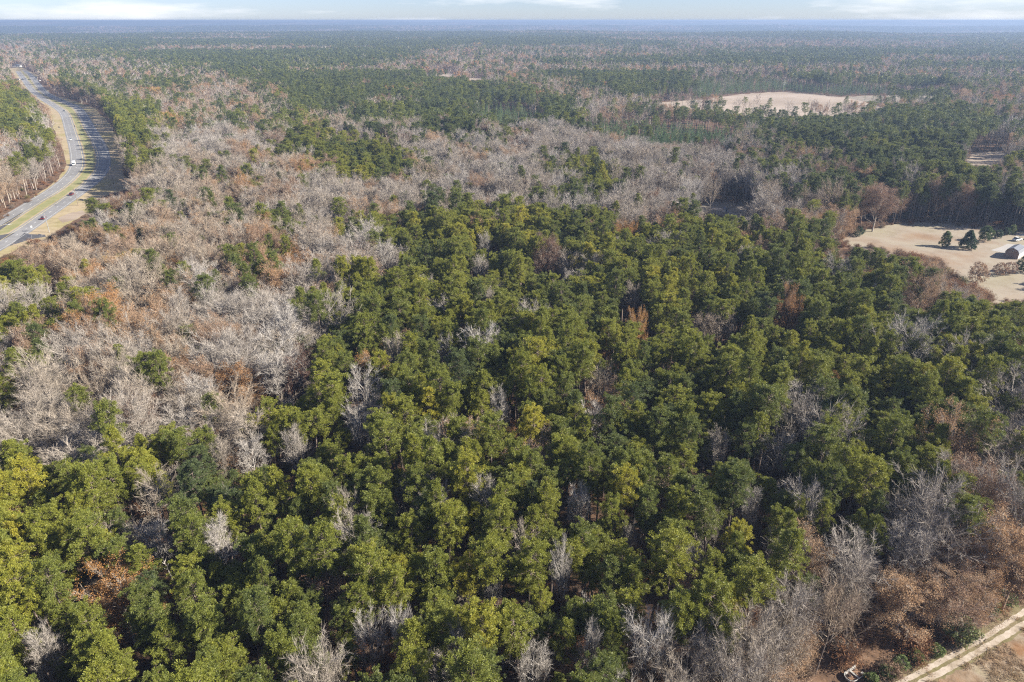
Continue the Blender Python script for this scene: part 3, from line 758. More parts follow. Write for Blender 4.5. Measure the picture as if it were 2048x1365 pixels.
# landmarks: trees that stand out, by the middle of their crown in the photograph
LM = [ # kind, u, v, height scale, width scale, tint, label, short name
 ('brown', 252, 1222, .95, 1.15, .80, 'orange-leaved tree alone among the pines near the lower left corner', 'orange tree near the lower left corner'),
 ('brown', 1092, 532, 1.15, 1.15, .14, 'russet-brown round tree in the upper middle of the pine stand', 'russet-brown round tree'),
 ('bare', 1134, 538, 1.0, 1.1, .45, 'pale leafless tree just right of the russet-brown round tree', 'pale tree beside the russet tree'),
 ('brown', 1566, 646, 1.1, .85, .74, 'rust-orange tree standing among pines right of centre', 'rust-orange tree right of centre'),
 ('brown', 1206, 712, .95, .40, .84, 'narrow golden-orange tree in the middle of the pine stand', 'narrow golden-orange tree'),
 ('brown', 1281, 690, .95, .50, .86, 'small golden tree right of the narrow orange tree in the pines', 'small golden tree'),
 ('bare', 1415, 662, 1.0, 1.15, .62, 'pinkish-tan leafless tree in a gap left of the rust-orange tree', 'pinkish-tan leafless tree'),
 ('bare', 1452, 664, .95, .95, .55, 'smaller tan leafless tree beside the pinkish-tan one in the pines', 'smaller tan leafless tree'),
 ('brown', 1841, 604, 1.05, 1.15, .40, 'pale tan dome-shaped tree below the open lawn', 'pale tan dome-shaped tree'),
 ('bare', 560, 752, 1.15, 1.75, .06, 'largest silver leafless tree, spreading wide at the left edge of the pine stand', 'largest silver leafless tree'),
 ('brown', 488, 792, 1.1, 1.15, .72, 'rust-orange tree in front of the largest silver leafless tree', 'rust tree by the silver tree'),
 ('brown', 372, 778, 1.15, .60, .78, 'narrow orange tree between pale trunks in the left bare wood', 'narrow orange tree in the bare wood'),
 ('bare', 725, 806, 1.08, .85, .05, 'upper of two white leafless trees standing in line in the pines', 'upper of the two white trees'),
 ('bare', 727, 862, .95, .70, .02, 'lower of two white leafless trees standing in line in the pines', 'lower of the two white trees'),
 ('bare', 1005, 832, 1.0, .75, .05, 'white vase-shaped leafless tree in the centre of the pine stand', 'white vase-shaped tree'),
 ('bare', 893, 712, 1.0, .50, .03, 'slim white leafless tree left of centre in the pines', 'slim white tree left of centre'),
 ('bare', 1160, 1028, 1.0, 1.25, .05, 'wide white leafless tree beside the bright yellow-green pine', 'wide white leafless tree'),
 ('pine', 1252, 985, 1.12, 1.0, .88, 'brightest yellow-green pine in the lower middle of the stand', 'brightest yellow-green pine'),
 ('bare', 1130, 1150, 1.15, .72, .08, 'tall pale leafless tree below the wide white leafless tree', 'tall pale leafless tree'),
 ('bare', 1256, 602, 1.0, .95, .42, 'tan-topped leafless tree on its own among upper right pines', 'tan-topped leafless tree'),
 ('bare', 1586, 852, 1.1, 1.0, .25, 'grey leafless tree in a dark gap right of centre', 'grey tree in the dark gap'),
 ('bare', 330, 1088, .95, .85, .02, 'bright white fan-shaped leafless tree in the lower left pines', 'white fan-shaped tree'),
 ('bare', 482, 1036, .95, .45, .03, 'thin white leafless tree right of the fan-shaped white tree', 'thin white tree'),
 ('bare', 315, 1002, 1.0, .95, .45, 'brown-grey leafless tree behind the fan-shaped white tree', 'brown-grey leafless tree'),
 ('bare', 448, 918, 1.0, .70, .38, 'leafless tree at the dark edge of the left pines, left of a pair', 'leafless tree at the dark edge'),
 ('bare', 500, 922, .95, .80, .05, 'white arching leafless tree in the dark gap between bare wood and pines', 'white arching tree'),
 ('bare', 594, 908, 1.0, .80, .20, 'grey leafless tree standing between two pines left of centre', 'grey tree left of centre'),
 ('bare', 738, 1292, .95, .90, .04, 'white leafless tree with wide limbs near the bottom, left of its twin', 'left white tree of the bottom pair'),
 ('bare', 800, 1275, 1.08, .80, .02, 'upright white leafless tree near the bottom, right of its twin', 'right white tree of the bottom pair'),
 ('bare', 912, 1312, 1.0, .75, .10, 'silver leafless tree at the bottom edge, right of the white pair', 'silver tree at the bottom edge'),
 ('bare', 1066, 1345, .9, 1.0, .10, 'spreading silver leafless tree cut by the bottom edge', 'spreading silver tree at the bottom'),
 ('bare', 1168, 1302, 1.0, .8, .10, 'forked silver leafless tree near the bottom, right of the spreading one', 'forked silver tree'),
 ('bare', 1292, 1300, 1.1, 1.3, .05, 'broad pale leafless tree near the bottom, right of the forked one', 'broad pale tree near the bottom'),
 ('bare', 1418, 1325, 1.0, 1.1, .10, 'pale leafless tree at the bottom edge, left of the brown thicket', 'pale tree left of the brown thicket'),
 ('bare', 1258, 1092, .95, .75, .20, 'grey leafless tree below the brightest yellow-green pine', 'grey tree below the bright pine'),
 ('bare', 1382, 1152, .95, .65, .04, 'small white leafless tree low in the right pines', 'small white tree low right'),
 ('bare', 1492, 1022, 1.0, 1.05, .12, 'silver leafless tree leaning right in the lower right pines', 'silver leaning tree'),
 ('bare', 1424, 1068, 1.0, .95, .22, 'grey leafless tree left of the silver leaning tree', 'grey tree left of the leaning tree'),
 ('bare', 985, 1186, .95, .6, .10, 'small pale leafless tree above a bright pine near the bottom', 'small pale tree near the bottom'),
 ('bare', 774, 518, 1.1, 1.2, .08, 'tall silver leafless tree at the upper left rim of the pines', 'tall silver tree at the rim'),
 ('bare', 962, 545, 1.0, .8, .15, 'silver leafless tree in the upper pines, left of the russet tree', 'silver tree left of the russet tree'),
 ('bare', 976, 494, 1.0, .75, .10, 'small silver leafless tree high in the pine stand', 'small silver tree high in the stand'),
 ('bare', 1202, 780, .95, 1.0, .48, 'mauve-grey leafless tree in the pines below the narrow orange tree', 'mauve-grey leafless tree'),
 ('bare', 1548, 912, .9, .95, .15, 'pale leafless tree in front of the dark gap right of centre', 'pale tree by the dark gap'),
 ('bare', 1438, 912, .95, .75, .30, 'dull grey leafless tree between pines left of the dark gap', 'dull grey tree'),
 ('pine', 1655, 462, 1.15, 1.25, .18, 'dark round-headed pine at the left tip of the lawn', 'dark pine at the lawn tip'),
 ('brown', 1757, 416, 1.35, 2.0, .25, 'largest brown-leaved tree, at the far edge of the lawn', 'largest brown-leaved tree'),
 ('brown', 1690, 428, 1.2, .85, .42, 'upright tan-brown tree left of the largest brown-leaved tree', 'upright tan-brown tree'),
 ('brown', 1562, 412, .85, .85, .92, 'golden tree at the back of the right pines beside the clearing', 'golden tree by the clearing'),
 ('pine', 1612, 418, 1.05, .9, .66, 'bright green pine right of the golden tree by the clearing', 'bright pine by the golden tree'),
 ('pine', 38, 545, 1.15, 1.35, .40, 'broad olive pine at the left edge below the highway', 'broad pine below the highway'),
 ('pine', 122, 590, 1.0, 1.1, .42, 'upper of two green pines standing close in the left bare wood', 'upper pine of the close pair'),
 ('pine', 96, 622, .95, 1.0, .50, 'lower of two green pines standing close in the left bare wood', 'lower pine of the close pair'),
 ('pine', 18, 660, .95, 1.0, .60, 'yellowish pine at the left edge of the bare wood', 'yellowish pine at the left edge'),
 ('pine', 14, 778, 1.0, 1.0, .52, 'green pine at the left edge, lower in the bare wood', 'green pine at the left edge'),
 ('pine', 600, 424, 1.1, .95, .42, 'lone green pine above the silver bare wood left of the pine stand', 'lone pine in the silver wood'),
 ('pine', 362, 440, .9, .95, .36, 'round dark pine alone in the pinkish wood', 'round dark pine'),
 ('pine', 226, 436, .85, .85, .38, 'small round pine beside the highway verge, right of a larger one', 'small pine by the verge'),
 ('pine', 186, 415, 1.05, 1.15, .34, 'large dark pine standing on the highway verge', 'large pine on the verge'),
 ('brown', 582, 524, 1.0, 1.2, .80, 'bright orange tree in the upper left bare wood', 'bright orange tree'),
 ('brown', 190, 492, 1.05, 1.1, .60, 'tan-orange tree below the highway verge', 'tan-orange tree'),
 ('bare', 116, 545, 1.0, 1.3, .88, 'pinkish leafless tree left of the tan-orange tree', 'pinkish leafless tree'),
 ('bare', 292, 608, 1.15, 1.7, .58, 'broad tan oak-like leafless tree in the middle of the left wood', 'broad tan leafless tree'),
 ('brown', 280, 662, .6, 1.3, .74, 'low rust-coloured tree under the broad tan leafless tree', 'low rust tree'),
 ('pine', 36, 952, 1.15, 1.2, .92, 'yellow-green pine at the left edge beside the bare wood', 'yellow-green pine at the left edge'),
 ('pine', 1128, 592, 1.1, 1.25, .28, 'broad blue-green pine below the russet-brown round tree', 'broad blue-green pine'),
 ('pine', 1322, 640, 1.0, .75, .60, 'light green feathery pine above the pinkish-tan leafless tree', 'light green feathery pine'),
 ('bare', 1424, 385, 1.2, 1.1, .55, 'dark-trunked leafless tree standing alone in the clearing', 'dark tree in the clearing'),
 ('pine', 690, 740, 1.05, 1.25, .34, 'broad dark green pine left of centre near the bare wood', 'broad dark pine left of centre'),
 ('pine', 960, 1240, 1.1, 1.15, .80, 'bright green pine near the bottom, right of the white pair', 'bright pine near the bottom'),
 ('pine', 1720, 960, 1.15, 1.25, .66, 'largest yellow-green pine in the lower right, branches layered', 'largest layered pine low right'),
 ('pine', 1560, 1100, 1.15, 1.3, .50, 'broad olive pine above the grey thicket at lower right', 'broad olive pine low right'),
 ('pine', 1350, 1215, 1.1, 1.15, .50, 'green pine left of the brown thicket near the bottom', 'pine left of the brown thicket'),
 ('brown', 1805, 1215, .75, 1.2, .56, 'rusty-tan bushy tree above the dirt track', 'rusty-tan bushy tree'),
 ('brown', 1960, 1115, .95, 1.35, .42, 'big brown bushy tree right above the dirt track', 'big brown bushy tree'),
 ('bare', 1690, 1120, 1.0, 1.2, .18, 'pale grey leafless tree in the thicket at lower right', 'pale tree in the thicket'),
 ('bare', 1830, 1105, 1.0, 1.3, .18, 'wide grey leafless tree left of the big brown bushy tree', 'wide grey tree in the thicket'),
]
BASEH = {'pine': 21.0, 'bare': 20.0, 'brown': 17.0, 'young': 12.0}
CENF = {'pine': .82, 'bare': .66, 'brown': .55, 'young': .5}
LM = [t if not (t[0] == 'bare' and t[5] < .13 and 650 < t[1] < 1500) else t[:3] + (t[3] * 1.08, t[4] * 1.05, t[5] * .5) + t[6:] for t in LM]
LM = [t if not (t[0] == 'brown' and 650 < t[1] < 1860 and 500 < t[2] < 1000) else t[:3] + (t[3] * 1.22,) + t[4:] for t in LM]
LM = [t if not (t[0] == 'bare' and 650 < t[1] < 1520 and t[2] > 1000) else t[:3] + (t[3] * .90, t[4] * .60) + t[5:] for t in LM]
lmx = []
for (kd, lu, lv, h, w, ti, lab, sh) in LM:
    p = at(lu, lv, BASEH[kd] * h * CENF[kd]); lmx.append((p[0], p[1]))
lmx = np.array(lmx)
# keep the openings clear to the eye, and the places of the landmarks free
hh = np.select([kind == 'pine', kind == 'bare', kind == 'brown'], [21., 20., 17.], 12.) * hs
# the young plantations, seen over their low tops
YOUNG = [[(1165, 250), (1260, 240), (1440, 262), (1452, 287), (1300, 284), (1170, 270)], [(955, 210), (1088, 220), (1088, 238), (955, 230)],
         [(1375, 160), (1560, 157), (1650, 178), (1560, 187), (1395, 193)]]
yu, yv, _ = proj(X, Y, Z + 8)
kind = np.where((kind == 'young') & (BAND > 2), 'pine', kind)
isy = np.zeros(len(X), bool)
for P in YOUNG: isy |= inpoly(yu, yv, P)
isy &= rng.random(len(X)) < .62
hs = np.where(isy, rng.uniform(.7, 1.35, len(X)), hs); tint = np.where(isy, rng.uniform(.2, 1, len(X)), tint); wd = np.where(isy, rng.uniform(1.0, 1.7, len(X)), wd)
kind = np.where(isy, 'young', kind)
keep = kind != 'gone'
LEAK = [0, .09, .25, .0, .0, .0, .1, .1, 0, 0]; lk = rng.random(len(X))       # a few stand before the openings
for f in (.3, .5, .7, .85, 1):
    qu, qv, _ = proj(X, Y, Z + f * np.select([kind == 'pine', kind == 'bare', kind == 'brown'], [21., 20., 17.], 12.) * hs)
    for P in YOUNG: keep &= ~(inpoly(qu, qv, P) & (kind != 'young') & (lk > .25))
for f in np.linspace(0, 1, 11):
    pu, pv, pz = proj(X, Y, Z + hh * f)
    for P, leak in zip(OPEN, LEAK):
        for o_ in ((0,) if f < .4 else ((-2.8, 0, 2.8) if P not in (V_TRACK, V_BOAT) else (-4.5, -2, 0, 2, 4.5))):
            keep &= ~(inpoly(pu + o_ * FPX / pz, pv, P) & ((f < .12) | (lk > leak)))
pu, pv, _ = proj(X, Y, Z)
for (lx, ly), t in zip(lmx, LM):
    keep &= np.hypot(X - lx, Y - ly) > 3.4 * (t[4] if t[0] != 'pine' else 1)
hc = hh * np.select([kind == 'pine', kind == 'bare', kind == 'brown'], [.82, .66, .55], .5)
cu, cv, cz = proj(X, Y, Z + hc)
for t, (lx, ly) in zip(LM, lmx):                                  # a gap in front of each, so that it shows
    lz = BASEH[t[0]] * t[3] * CENF[t[0]]
    _, _, dz = proj(lx, ly, lz)
    rl = (3.6 if t[0] == 'pine' else 4.3) * t[4] * FPX / dz
    rt = 3.4 * wd * FPX / cz
    dd = np.hypot(cu - t[1], cv - t[2])
    keep &= ~((cz < dz) & (dd < (.80 if t[2] < 950 else .58) * (rl + rt)))
    keep &= ~((cz >= dz) & (dd < .36 * (rl + rt)))
for L, N, T in roads.values():                                    # nothing on the road even where it is hidden
    for k0 in range(0, len(L), 3): keep &= np.hypot(X - L[k0, 0], Y - L[k0, 1]) > 11
broad = np.isin(cell, [ord('t'), ord('m'), ord('b'), ord('o')]) & np.isin(kind, ['bare', 'brown'])
wd = np.where(broad, wd * rng.uniform(.95, 1.35, len(X)), wd)
wd = np.where((vv > 980) & (kind == 'bare'), wd * .74, wd)
keep &= ~(broad & (rng.random(len(X)) < np.where(vv > 980, .1, .38)))
thin = (cell == ord('P')) & (rr < .02) & (D < 600)                # small gaps with the litter showing
keep &= ~thin
sel = np.where(keep)[0]
X, Y, Z, D, kind, tint, hs, wd, hz_, BAND, hh = (a[sel] for a in (X, Y, Z, D, kind, tint, hs, wd, hz_, BAND, hh))
u, v, zc = proj(X, Y, Z + hh * .7)
rot = rng.uniform(0, 6.283, len(X))

# ------------------------------------------------------------------ the nearest ones in view: each tree a thing with trunk and crown
shared = {}
for kd in ('pine', 'bare', 'brown'):
    for i, g in enumerate(GEO[kd][0]):
        if kd == 'bare':     # limbs and twigs are the crown, the bole is the trunk
            nf = len(g.f[0]); g2 = Geo()
            g2.v, g2.f, g2.a, g2.n = g.v, g.f, g.a, g.n
            g2.m = [np.zeros(nf, int)] + [np.ones(len(f), int) for f in g.f[1:]]
            shared[kd, i] = (g2.mesh('trunk', [M['bole']], 0), g2.mesh('crown', [M['bare']], 1))
        else:
            shared[kd, i] = (g.mesh('trunk', [MATS[kd][0]], 0), g.mesh('crown', [MATS[kd][1]], 1))
NAME = {'pine': 'pine_tree', 'bare': 'leafless_tree', 'brown': 'brown_leaved_tree'}
CAT = {'pine': 'pine tree', 'bare': 'leafless tree', 'brown': 'brown-leaved tree'}
GRP = {'pine': 'pines of the forest', 'bare': 'leafless trees of the forest', 'brown': 'brown-leaved trees of the forest'}
def add_tree(kd, x, y, z, h, w, rz, ti, label, var, bark=None):
    t = empty(NAME[kd], (x, y, z), rz, label, CAT[kd], GRP[kd], (w, w, h))
    t.rotation_euler = (random.gauss(0, .045), random.gauss(0, .045), rz)
    tr, crn = shared[kd, var]
    a = mobj('trunk', tr, t); b = mobj('crown', crn, t)
    b['tint'] = float(ti)
    a['tint'] = float(ti if kd == 'bare' else (bark if bark is not None else .4))
    return t
for i, ((lx, ly), (kd, lu, lv, h, w, ti, lab, sh)) in enumerate(zip(lmx, LM)):
    add_tree(kd, lx, ly, 0, h, w if kd != 'bare' else w * .95, i * 1.7, ti, lab, (0, 3, 6)[i % 3] if kd == 'brown' else ((0, 1, 4, 5, 6)[i % 5] if kd == 'bare' else i % NV))
nlm = {k: sum(1 for t in LM if t[0] == k) for k in NAME}
inview = (u > 12) & (u < 2036) & (v > 60) & (v < 1352)
single = np.zeros(len(X), bool)
for kd in NAME:
    k = np.where((kind == kd) & inview & (BAND == 0))[0]
    k = k[np.argsort(zc[k])][: 300 - nlm[kd]]
    single[k] = True
ORD = 'nearest second third fourth fifth sixth seventh eighth ninth tenth eleventh twelfth thirteenth fourteenth fifteenth sixteenth seventeenth eighteenth nineteenth twentieth'.split()
def hue(kd, t):
    if kd == 'pine': return 'dark green' if t < .38 else ('olive green' if t < .62 else 'yellow-green')
    if kd == 'bare': return 'silver' if t < .22 else ('grey' if t < .48 else 'tan-brown')
    return 'dark brown' if t < .3 else ('tan-brown' if t < .6 else 'rust-orange')
lu_ = np.array([t[1] for t in LM]); lv_ = np.array([t[2] for t in LM])
buckets = {}
for k in np.where(single)[0]:
    du, dv = u[k] - lu_, v[k] - lv_
    j = int(np.argmin(np.hypot(du, dv * 1.2)))
    dr = ('right of' if du[j] > 0 else 'left of') if abs(du[j]) > abs(dv[j]) else ('in front of' if dv[j] > 0 else 'behind')
    buckets.setdefault((kind[k], hue(kind[k], tint[k]), dr, j), []).append((math.hypot(du[j], dv[j]), k))
NOUN = {'pine': 'pine', 'bare': 'leafless tree', 'brown': 'leafy tree'}
lab_of = {}
for (kd, hu, dr, j), L in buckets.items():
    L.sort()
    for q, (_, k) in enumerate(L):
        first = '' if len(L) == 1 else (ORD[q] if q < len(ORD) else 'outermost') + ' '
        lab_of[k] = f"{first}{hu} {NOUN[kd]} {dr} the {LM[j][7]}"
for k in np.where(single)[0]:
    kd = kind[k]
    add_tree(kd, X[k], Y[k], Z[k], hs[k], wd[k] * (hs[k] ** .5), rot[k], tint[k], lab_of[k], int(rng.integers(NV)), float(rng.random()))

# ------------------------------------------------------------------ all the others: woods too many to count
def hidden_coll(name, meshes):
    c = bpy.data.collections.new(name)
    for i, me in enumerate(meshes):
        c.objects.link(bpy.data.objects.new(f'{name}.{i:03d}', me))
    return c
def instancer(coll):
    ng = bpy.data.node_groups.new('woods', 'GeometryNodeTree')
    ng.interface.new_socket('Geometry', in_out='INPUT', socket_type='NodeSocketGeometry')
    ng.interface.new_socket('Geometry', in_out='OUTPUT', socket_type='NodeSocketGeometry')
    n, l = ng.nodes, ng.links
    gi, go = n.new('NodeGroupInput'), n.new('NodeGroupOutput')
    ci = n.new('GeometryNodeCollectionInfo'); ci.inputs['Collection'].default_value = coll
    ci.inputs['Separate Children'].default_value = True; ci.inputs['Reset Children'].default_value = True
    ip = n.new('GeometryNodeInstanceOnPoints'); ip.inputs['Pick Instance'].default_value = True
    def na(nm, tp):
        q = n.new('GeometryNodeInputNamedAttribute'); q.data_type = tp; q.inputs['Name'].default_value = nm; return q.outputs['Attribute']
    l.new(gi.outputs[0], ip.inputs['Points']); l.new(ci.outputs[0], ip.inputs['Instance'])
    l.new(na('idx', 'INT'), ip.inputs['Instance Index'])
    er = n.new('FunctionNodeEulerToRotation'); l.new(na('rot', 'FLOAT_VECTOR'), er.inputs[0]); l.new(er.outputs[0], ip.inputs['Rotation'])
    l.new(na('scl', 'FLOAT_VECTOR'), ip.inputs['Scale'])
    l.new(ip.outputs[0], go.inputs[0])
    return ng
def stuff(name, label, coll, nvar, x, y, z, rz, sx, sz, ti):
    N = len(x)
    if not N: return
    me = bpy.data.meshes.new(name); me.vertices.add(N)
    me.vertices.foreach_set('co', np.stack([x, y, z], 1).astype(np.float32).ravel())
    def fa(nm, tp, val, fld='value'):
        q = me.attributes.new(nm, tp, 'POINT'); q.data.foreach_set(fld, val)
    fa('idx', 'INT', rng.integers(0, nvar, N).astype(np.int32))
    fa('rot', 'FLOAT_VECTOR', np.stack([rng.normal(0, .045, N), rng.normal(0, .045, N), rz], 1).astype(np.float32).ravel(), 'vector')
    fa('scl', 'FLOAT_VECTOR', np.stack([sx, sx, sz], 1).astype(np.float32).ravel(), 'vector')
    fa('tint', 'FLOAT', np.asarray(ti).astype(np.float32))
    o = mobj(name, me, None, 'stuff', label)
    md = o.modifiers.new('woods', 'NODES'); md.node_group = instancer(coll)
    return o
DESC = {'pine': ('pine_wood', 'mass of green pines beyond the nearest rows'), 'bare': ('leafless_wood', 'mass of grey and tan leafless trees'),
        'brown': ('brown_wood', 'mass of brown-leaved trees scattered in the woods'), 'young': ('young_pine_plantation', 'bright green rows of young pines by the field')}
for kd in ('pine', 'bare', 'brown', 'young'):
    for lod, (b0, b1, dist) in enumerate(((0, 0, 'near'), (1, 1, 'middle'), (2, 4, 'far'))):
        k = np.where((kind == kd) & (BAND >= b0) & (BAND <= b1) & ~single)[0]
        if kd == 'bare' and lod == 2: pass
        ge = GEO[kd][min(lod, 1) if kd == 'young' else lod]
        if not len(k): continue
        mats = MATS[kd]
        coll = hidden_coll(f'{kd}_{dist}', [g.mesh(DESC[kd][0], mats) for g in ge])
        stuff(DESC[kd][0], DESC[kd][1] + {'near': ' in the near forest', 'middle': ' in the middle distance', 'far': ' in the far forest'}[dist], coll, len(ge),
              X[k], Y[k], Z[k], rot[k], wd[k] * hs[k] ** .5, hs[k] * hz_[k], tint[k])

# undergrowth below and between the trees
ux, uy = scatter(30, 420, 3.3, 420, .7)
ux2, uy2 = scatter(420, 720, 6.5, 200, .6)
ux, uy = np.concatenate([ux, ux2]), np.concatenate([uy, uy2])
pu, pv, _ = proj(ux, uy, 1.0)
k = np.ones(len(ux), bool)
for P in OPEN: k &= ~inpoly(pu, pv, P)
ux, uy = ux[k], uy[k]
uu2, vv2 = np.clip(pu[k], 0, 2047), np.clip(pv[k] - 40, 62, 1364)
uc = GRID[np.searchsorted(TOPS, vv2, 'right') - 1, (uu2 // 64).astype(int)]
inpine = uc == ord('P')
tt = np.clip(.38 + .2 * rng.normal(size=len(ux)) + .5 * (fbm(ux / 20, uy / 20, 2) - .5), 0, .95)
sc_ = rng.uniform(.35, .95, len(ux)) * np.where(uc == ord('s'), 1.7, 1.0)
coll = hidden_coll('undergrowth', [twigbush(500 + i).mesh('undergrowth', [M['scrub'], M['scrub']]) for i in range(5)])
stuff('undergrowth', 'brown brush and saplings under the trees', coll, 5, ux, uy, np.zeros(len(ux)), rng.uniform(0, 6.28, len(ux)), sc_ * 1.1, sc_, tt)

# dry grass and weeds along the dirt track
gx_, gy_ = scatter(30, 200, .75, 260, .7)
pu, pv, _ = proj(gx_, gy_, 0)
k = inpoly(pu, pv, V_TRACK)
gx_, gy_, pu, pv = gx_[k], gy_[k], pu[k], pv[k]
def dline(L): return np.min(np.hypot(gx_[:, None] - L[None, ::2, 0], gy_[:, None] - L[None, ::2, 1]), 1)
d1_, d2_ = dline(L1), dline(L2)
k = (d1_ > .8) & (d2_ > .8) & (fbm(gx_ / 5, gy_ / 5, 2) > .40) & ~((d1_ < 2.0) & (d2_ < 2.0) & (rng.random(len(gx_)) < .6))
gx_, gy_ = gx_[k], gy_[k]
def tuft(seed):
    r = np.random.default_rng(seed); g = Geo(); n_ = 34
    a = r.uniform(0, 6.28, n_); e = r.uniform(.5, 1.4, n_); b = r.normal(0, .25, (n_, 3)) * (1, 1, 0)
    d = np.stack([np.cos(a) * np.cos(e), np.sin(a) * np.cos(e), np.sin(e)], 1) * r.uniform(.25, .7, (n_, 1))
    slivers(g, b, b + d, .035, 0, r.random(n_), r); return g
coll = hidden_coll('grass_tufts', [tuft(i).mesh('grass_tufts', [M['straw']]) for i in range(4)])
stuff('dry_grass', 'dry straw-coloured grass beside the dirt track', coll, 4, gx_, gy_, np.full(len(gx_), .02), rng.uniform(0, 6.28, len(gx_)), rng.uniform(.7, 1.5, len(gx_)), rng.uniform(.5, 1.1, len(gx_)),
      np.clip(.35 + .9 * (fbm(gx_ / 6 + 9, gy_ / 6, 2) - .5) + rng.normal(0, .15, len(gx_)), 0, 1))

# ------------------------------------------------------------------ shrubs and yard trees
def shrub(name, cat, uv, H, W, tint_, label, seed, cone=0.0, mat='leafy', group=None, n=120, rad=.42, tri=22, bark=.6):
    g = bush(seed, H, W, cone, n, tri, rad)
    p = at(*uv)
    t = empty(name, (p[0], p[1], 0), seed, label, cat, group)
    a = mobj('stem', g.mesh('stem', [M['bare']], 0), t); b = mobj('crown', g.mesh('crown', [M[mat]], 1), t)
    a['tint'] = bark; b['tint'] = tint_
    return t
YG = 'shrubs on the lawn'
shrub('cedar_tree', 'cedar', (1933, 498), 8.6, 5.0, .12, 'dark conical cedar on the lawn, largest of the lawn shrubs', 11, .85, n=330, rad=.7, group=YG)
shrub('shrub', 'shrub', (1888, 494), 7.4, 2.9, .50, 'upright grey-green shrub left of the conical cedar on the lawn', 12, .45, n=200, rad=.55, group=YG)
shrub('shrub', 'shrub', (1969, 483), 7.4, 3.7, .42, 'rounded olive shrub behind the conical cedar on the lawn', 13, .1, n=220, rad=.6, group=YG)
shrub('shrub', 'shrub', (1995, 477), 4.2, 2.4, .15, 'small dark blue-green shrub right of the rounded olive shrub', 14, .2, n=110, rad=.5, group=YG)
shrub('shrub', 'shrub', (2012, 471), 3.6, 2.0, .28, 'dark low shrub beside the yellowish shrub at the far lawn edge', 15, .1, n=90, rad=.5, group=YG)
shrub('shrub', 'shrub', (2023, 469), 4.6, 2.2, .62, 'yellowish-green shrub at the far right lawn edge', 16, .2, n=110, rad=.5, group=YG)
shrub('shrub', 'shrub', (1951, 566), 8.5, 4.4, .38, 'bushy tan-brown shrub in the lower part of the lawn', 17, .1, 'brown', n=170, rad=.7, tri=12, group=YG)
shrub('shrub', 'shrub', (1998, 551), 5.2, 3.4, .32, 'tan thorny shrub in front of the barn', 18, 0, 'brown', n=110, rad=.6, tri=12, group=YG)
shrub('shrub', 'shrub', (2018, 549), 5.2, 3.0, .22, 'brownish sparse shrub between the barn and a green bush', 19, 0, 'brown', n=90, rad=.6, tri=10, group=YG)
shrub('shrub', 'shrub', (2046, 545), 7.5, 3.4, .30, 'green bush at the right edge in front of the barn', 20, .2, n=170, rad=.6, group=YG)
for i, (u_, v_, h_, w_, t_) in enumerate([(1500, 462, 5, 3, .25), (1715, 473, 4.6, 3.2, .30), (1610, 440, 4, 3, .3)]):
    shrub('shrub', 'shrub', (u_, v_), h_, w_, t_, ['dark shrub left of the dark pine at the lawn tip', 'round evergreen shrub at the left tip of the lawn', 'dark shrub beneath the bright pine by the clearing'][i], 30 + i, .1, n=110, rad=.55)
shrub('shrub', 'shrub', (1240, 432), 6.0, 4.0, .98, 'bright yellow bush among leafless trunks above the pine stand', 40, .1, n=130, rad=.6)
shrub('shrub', 'shrub', (1300, 432), 4.0, 3.2, .92, 'small yellowish bush right of the bright yellow bush', 41, .1, n=70, rad=.6)
TG = 'shrubs along the dirt track'
shrub('shrub', 'shrub', (1912, 1278), 4.6, 3.4, .74, 'large pale grey-green shrub above the dirt track', 50, .05, n=260, rad=.42, group=TG)
for i, (u_, v_, h_, w_, t_, lb) in enumerate([
    (1742, 1364, 1.5, 1.2, .60, 'bright green shrub right of the white boat hull'),
    (1772, 1352, 1.9, 1.5, .52, 'green shrub second from the white boat hull'),
    (1800, 1336, 2.1, 1.5, .60, 'green shrub third from the white boat hull'),
    (1828, 1322, 2.0, 1.5, .55, 'green shrub fourth from the white boat hull'),
    (1872, 1310, 1.9, 1.4, .62, 'yellowish-green shrub in front of the large pale shrub'),
    (1975, 1228, 2.8, 2.2, .60, 'light green shrub left of two at the right end of the track'),
    (2012, 1208, 2.6, 2.0, .54, 'light green shrub between two at the right end of the track'),
    (2040, 1188, 2.5, 2.0, .48, 'green shrub at the right edge above the track')]):
    shrub('shrub', 'shrub', (u_, v_), h_, w_, t_, lb, 60 + i, 0, n=70, rad=.36, tri=20, group=TG)

# ------------------------------------------------------------------ built things
def box_mesh(name, sx, sy, sz, mat, loc=(0, 0, 0), bev=.0, seg=2, taper=None):
    bm = bmesh.new(); bmesh.ops.create_cube(bm, size=1)
    for q in bm.verts:
        top = q.co.z > 0
        q.co = Vector((q.co.x * sx, q.co.y * sy, q.co.z * sz))
        if taper and top: q.co.x *= taper[0]; q.co.y *= taper[1]
        q.co += Vector(loc)
    if bev: bmesh.ops.bevel(bm, geom=list(bm.edges), offset=bev, segments=seg, affect='EDGES')
    me = bpy.data.meshes.new(name); bm.to_mesh(me); bm.free(); me.materials.append(mat)
    return me
def cyl_mesh(name, r0, r1, h, mat, n=12, axis='Z', loc=(0, 0, 0)):
    bm = bmesh.new(); bmesh.ops.create_cone(bm, cap_ends=True, segments=n, radius1=r0, radius2=r1, depth=h)
    if axis == 'Y': bmesh.ops.rotate(bm, verts=bm.verts, matrix=Matrix.Rotation(math.pi / 2, 3, 'X'))
    if axis == 'X': bmesh.ops.rotate(bm, verts=bm.verts, matrix=Matrix.Rotation(math.pi / 2, 3, 'Y'))
    bmesh.ops.translate(bm, verts=bm.verts, vec=loc)
    me = bpy.data.meshes.new(name); bm.to_mesh(me); bm.free(); me.materials.append(mat)
    return me
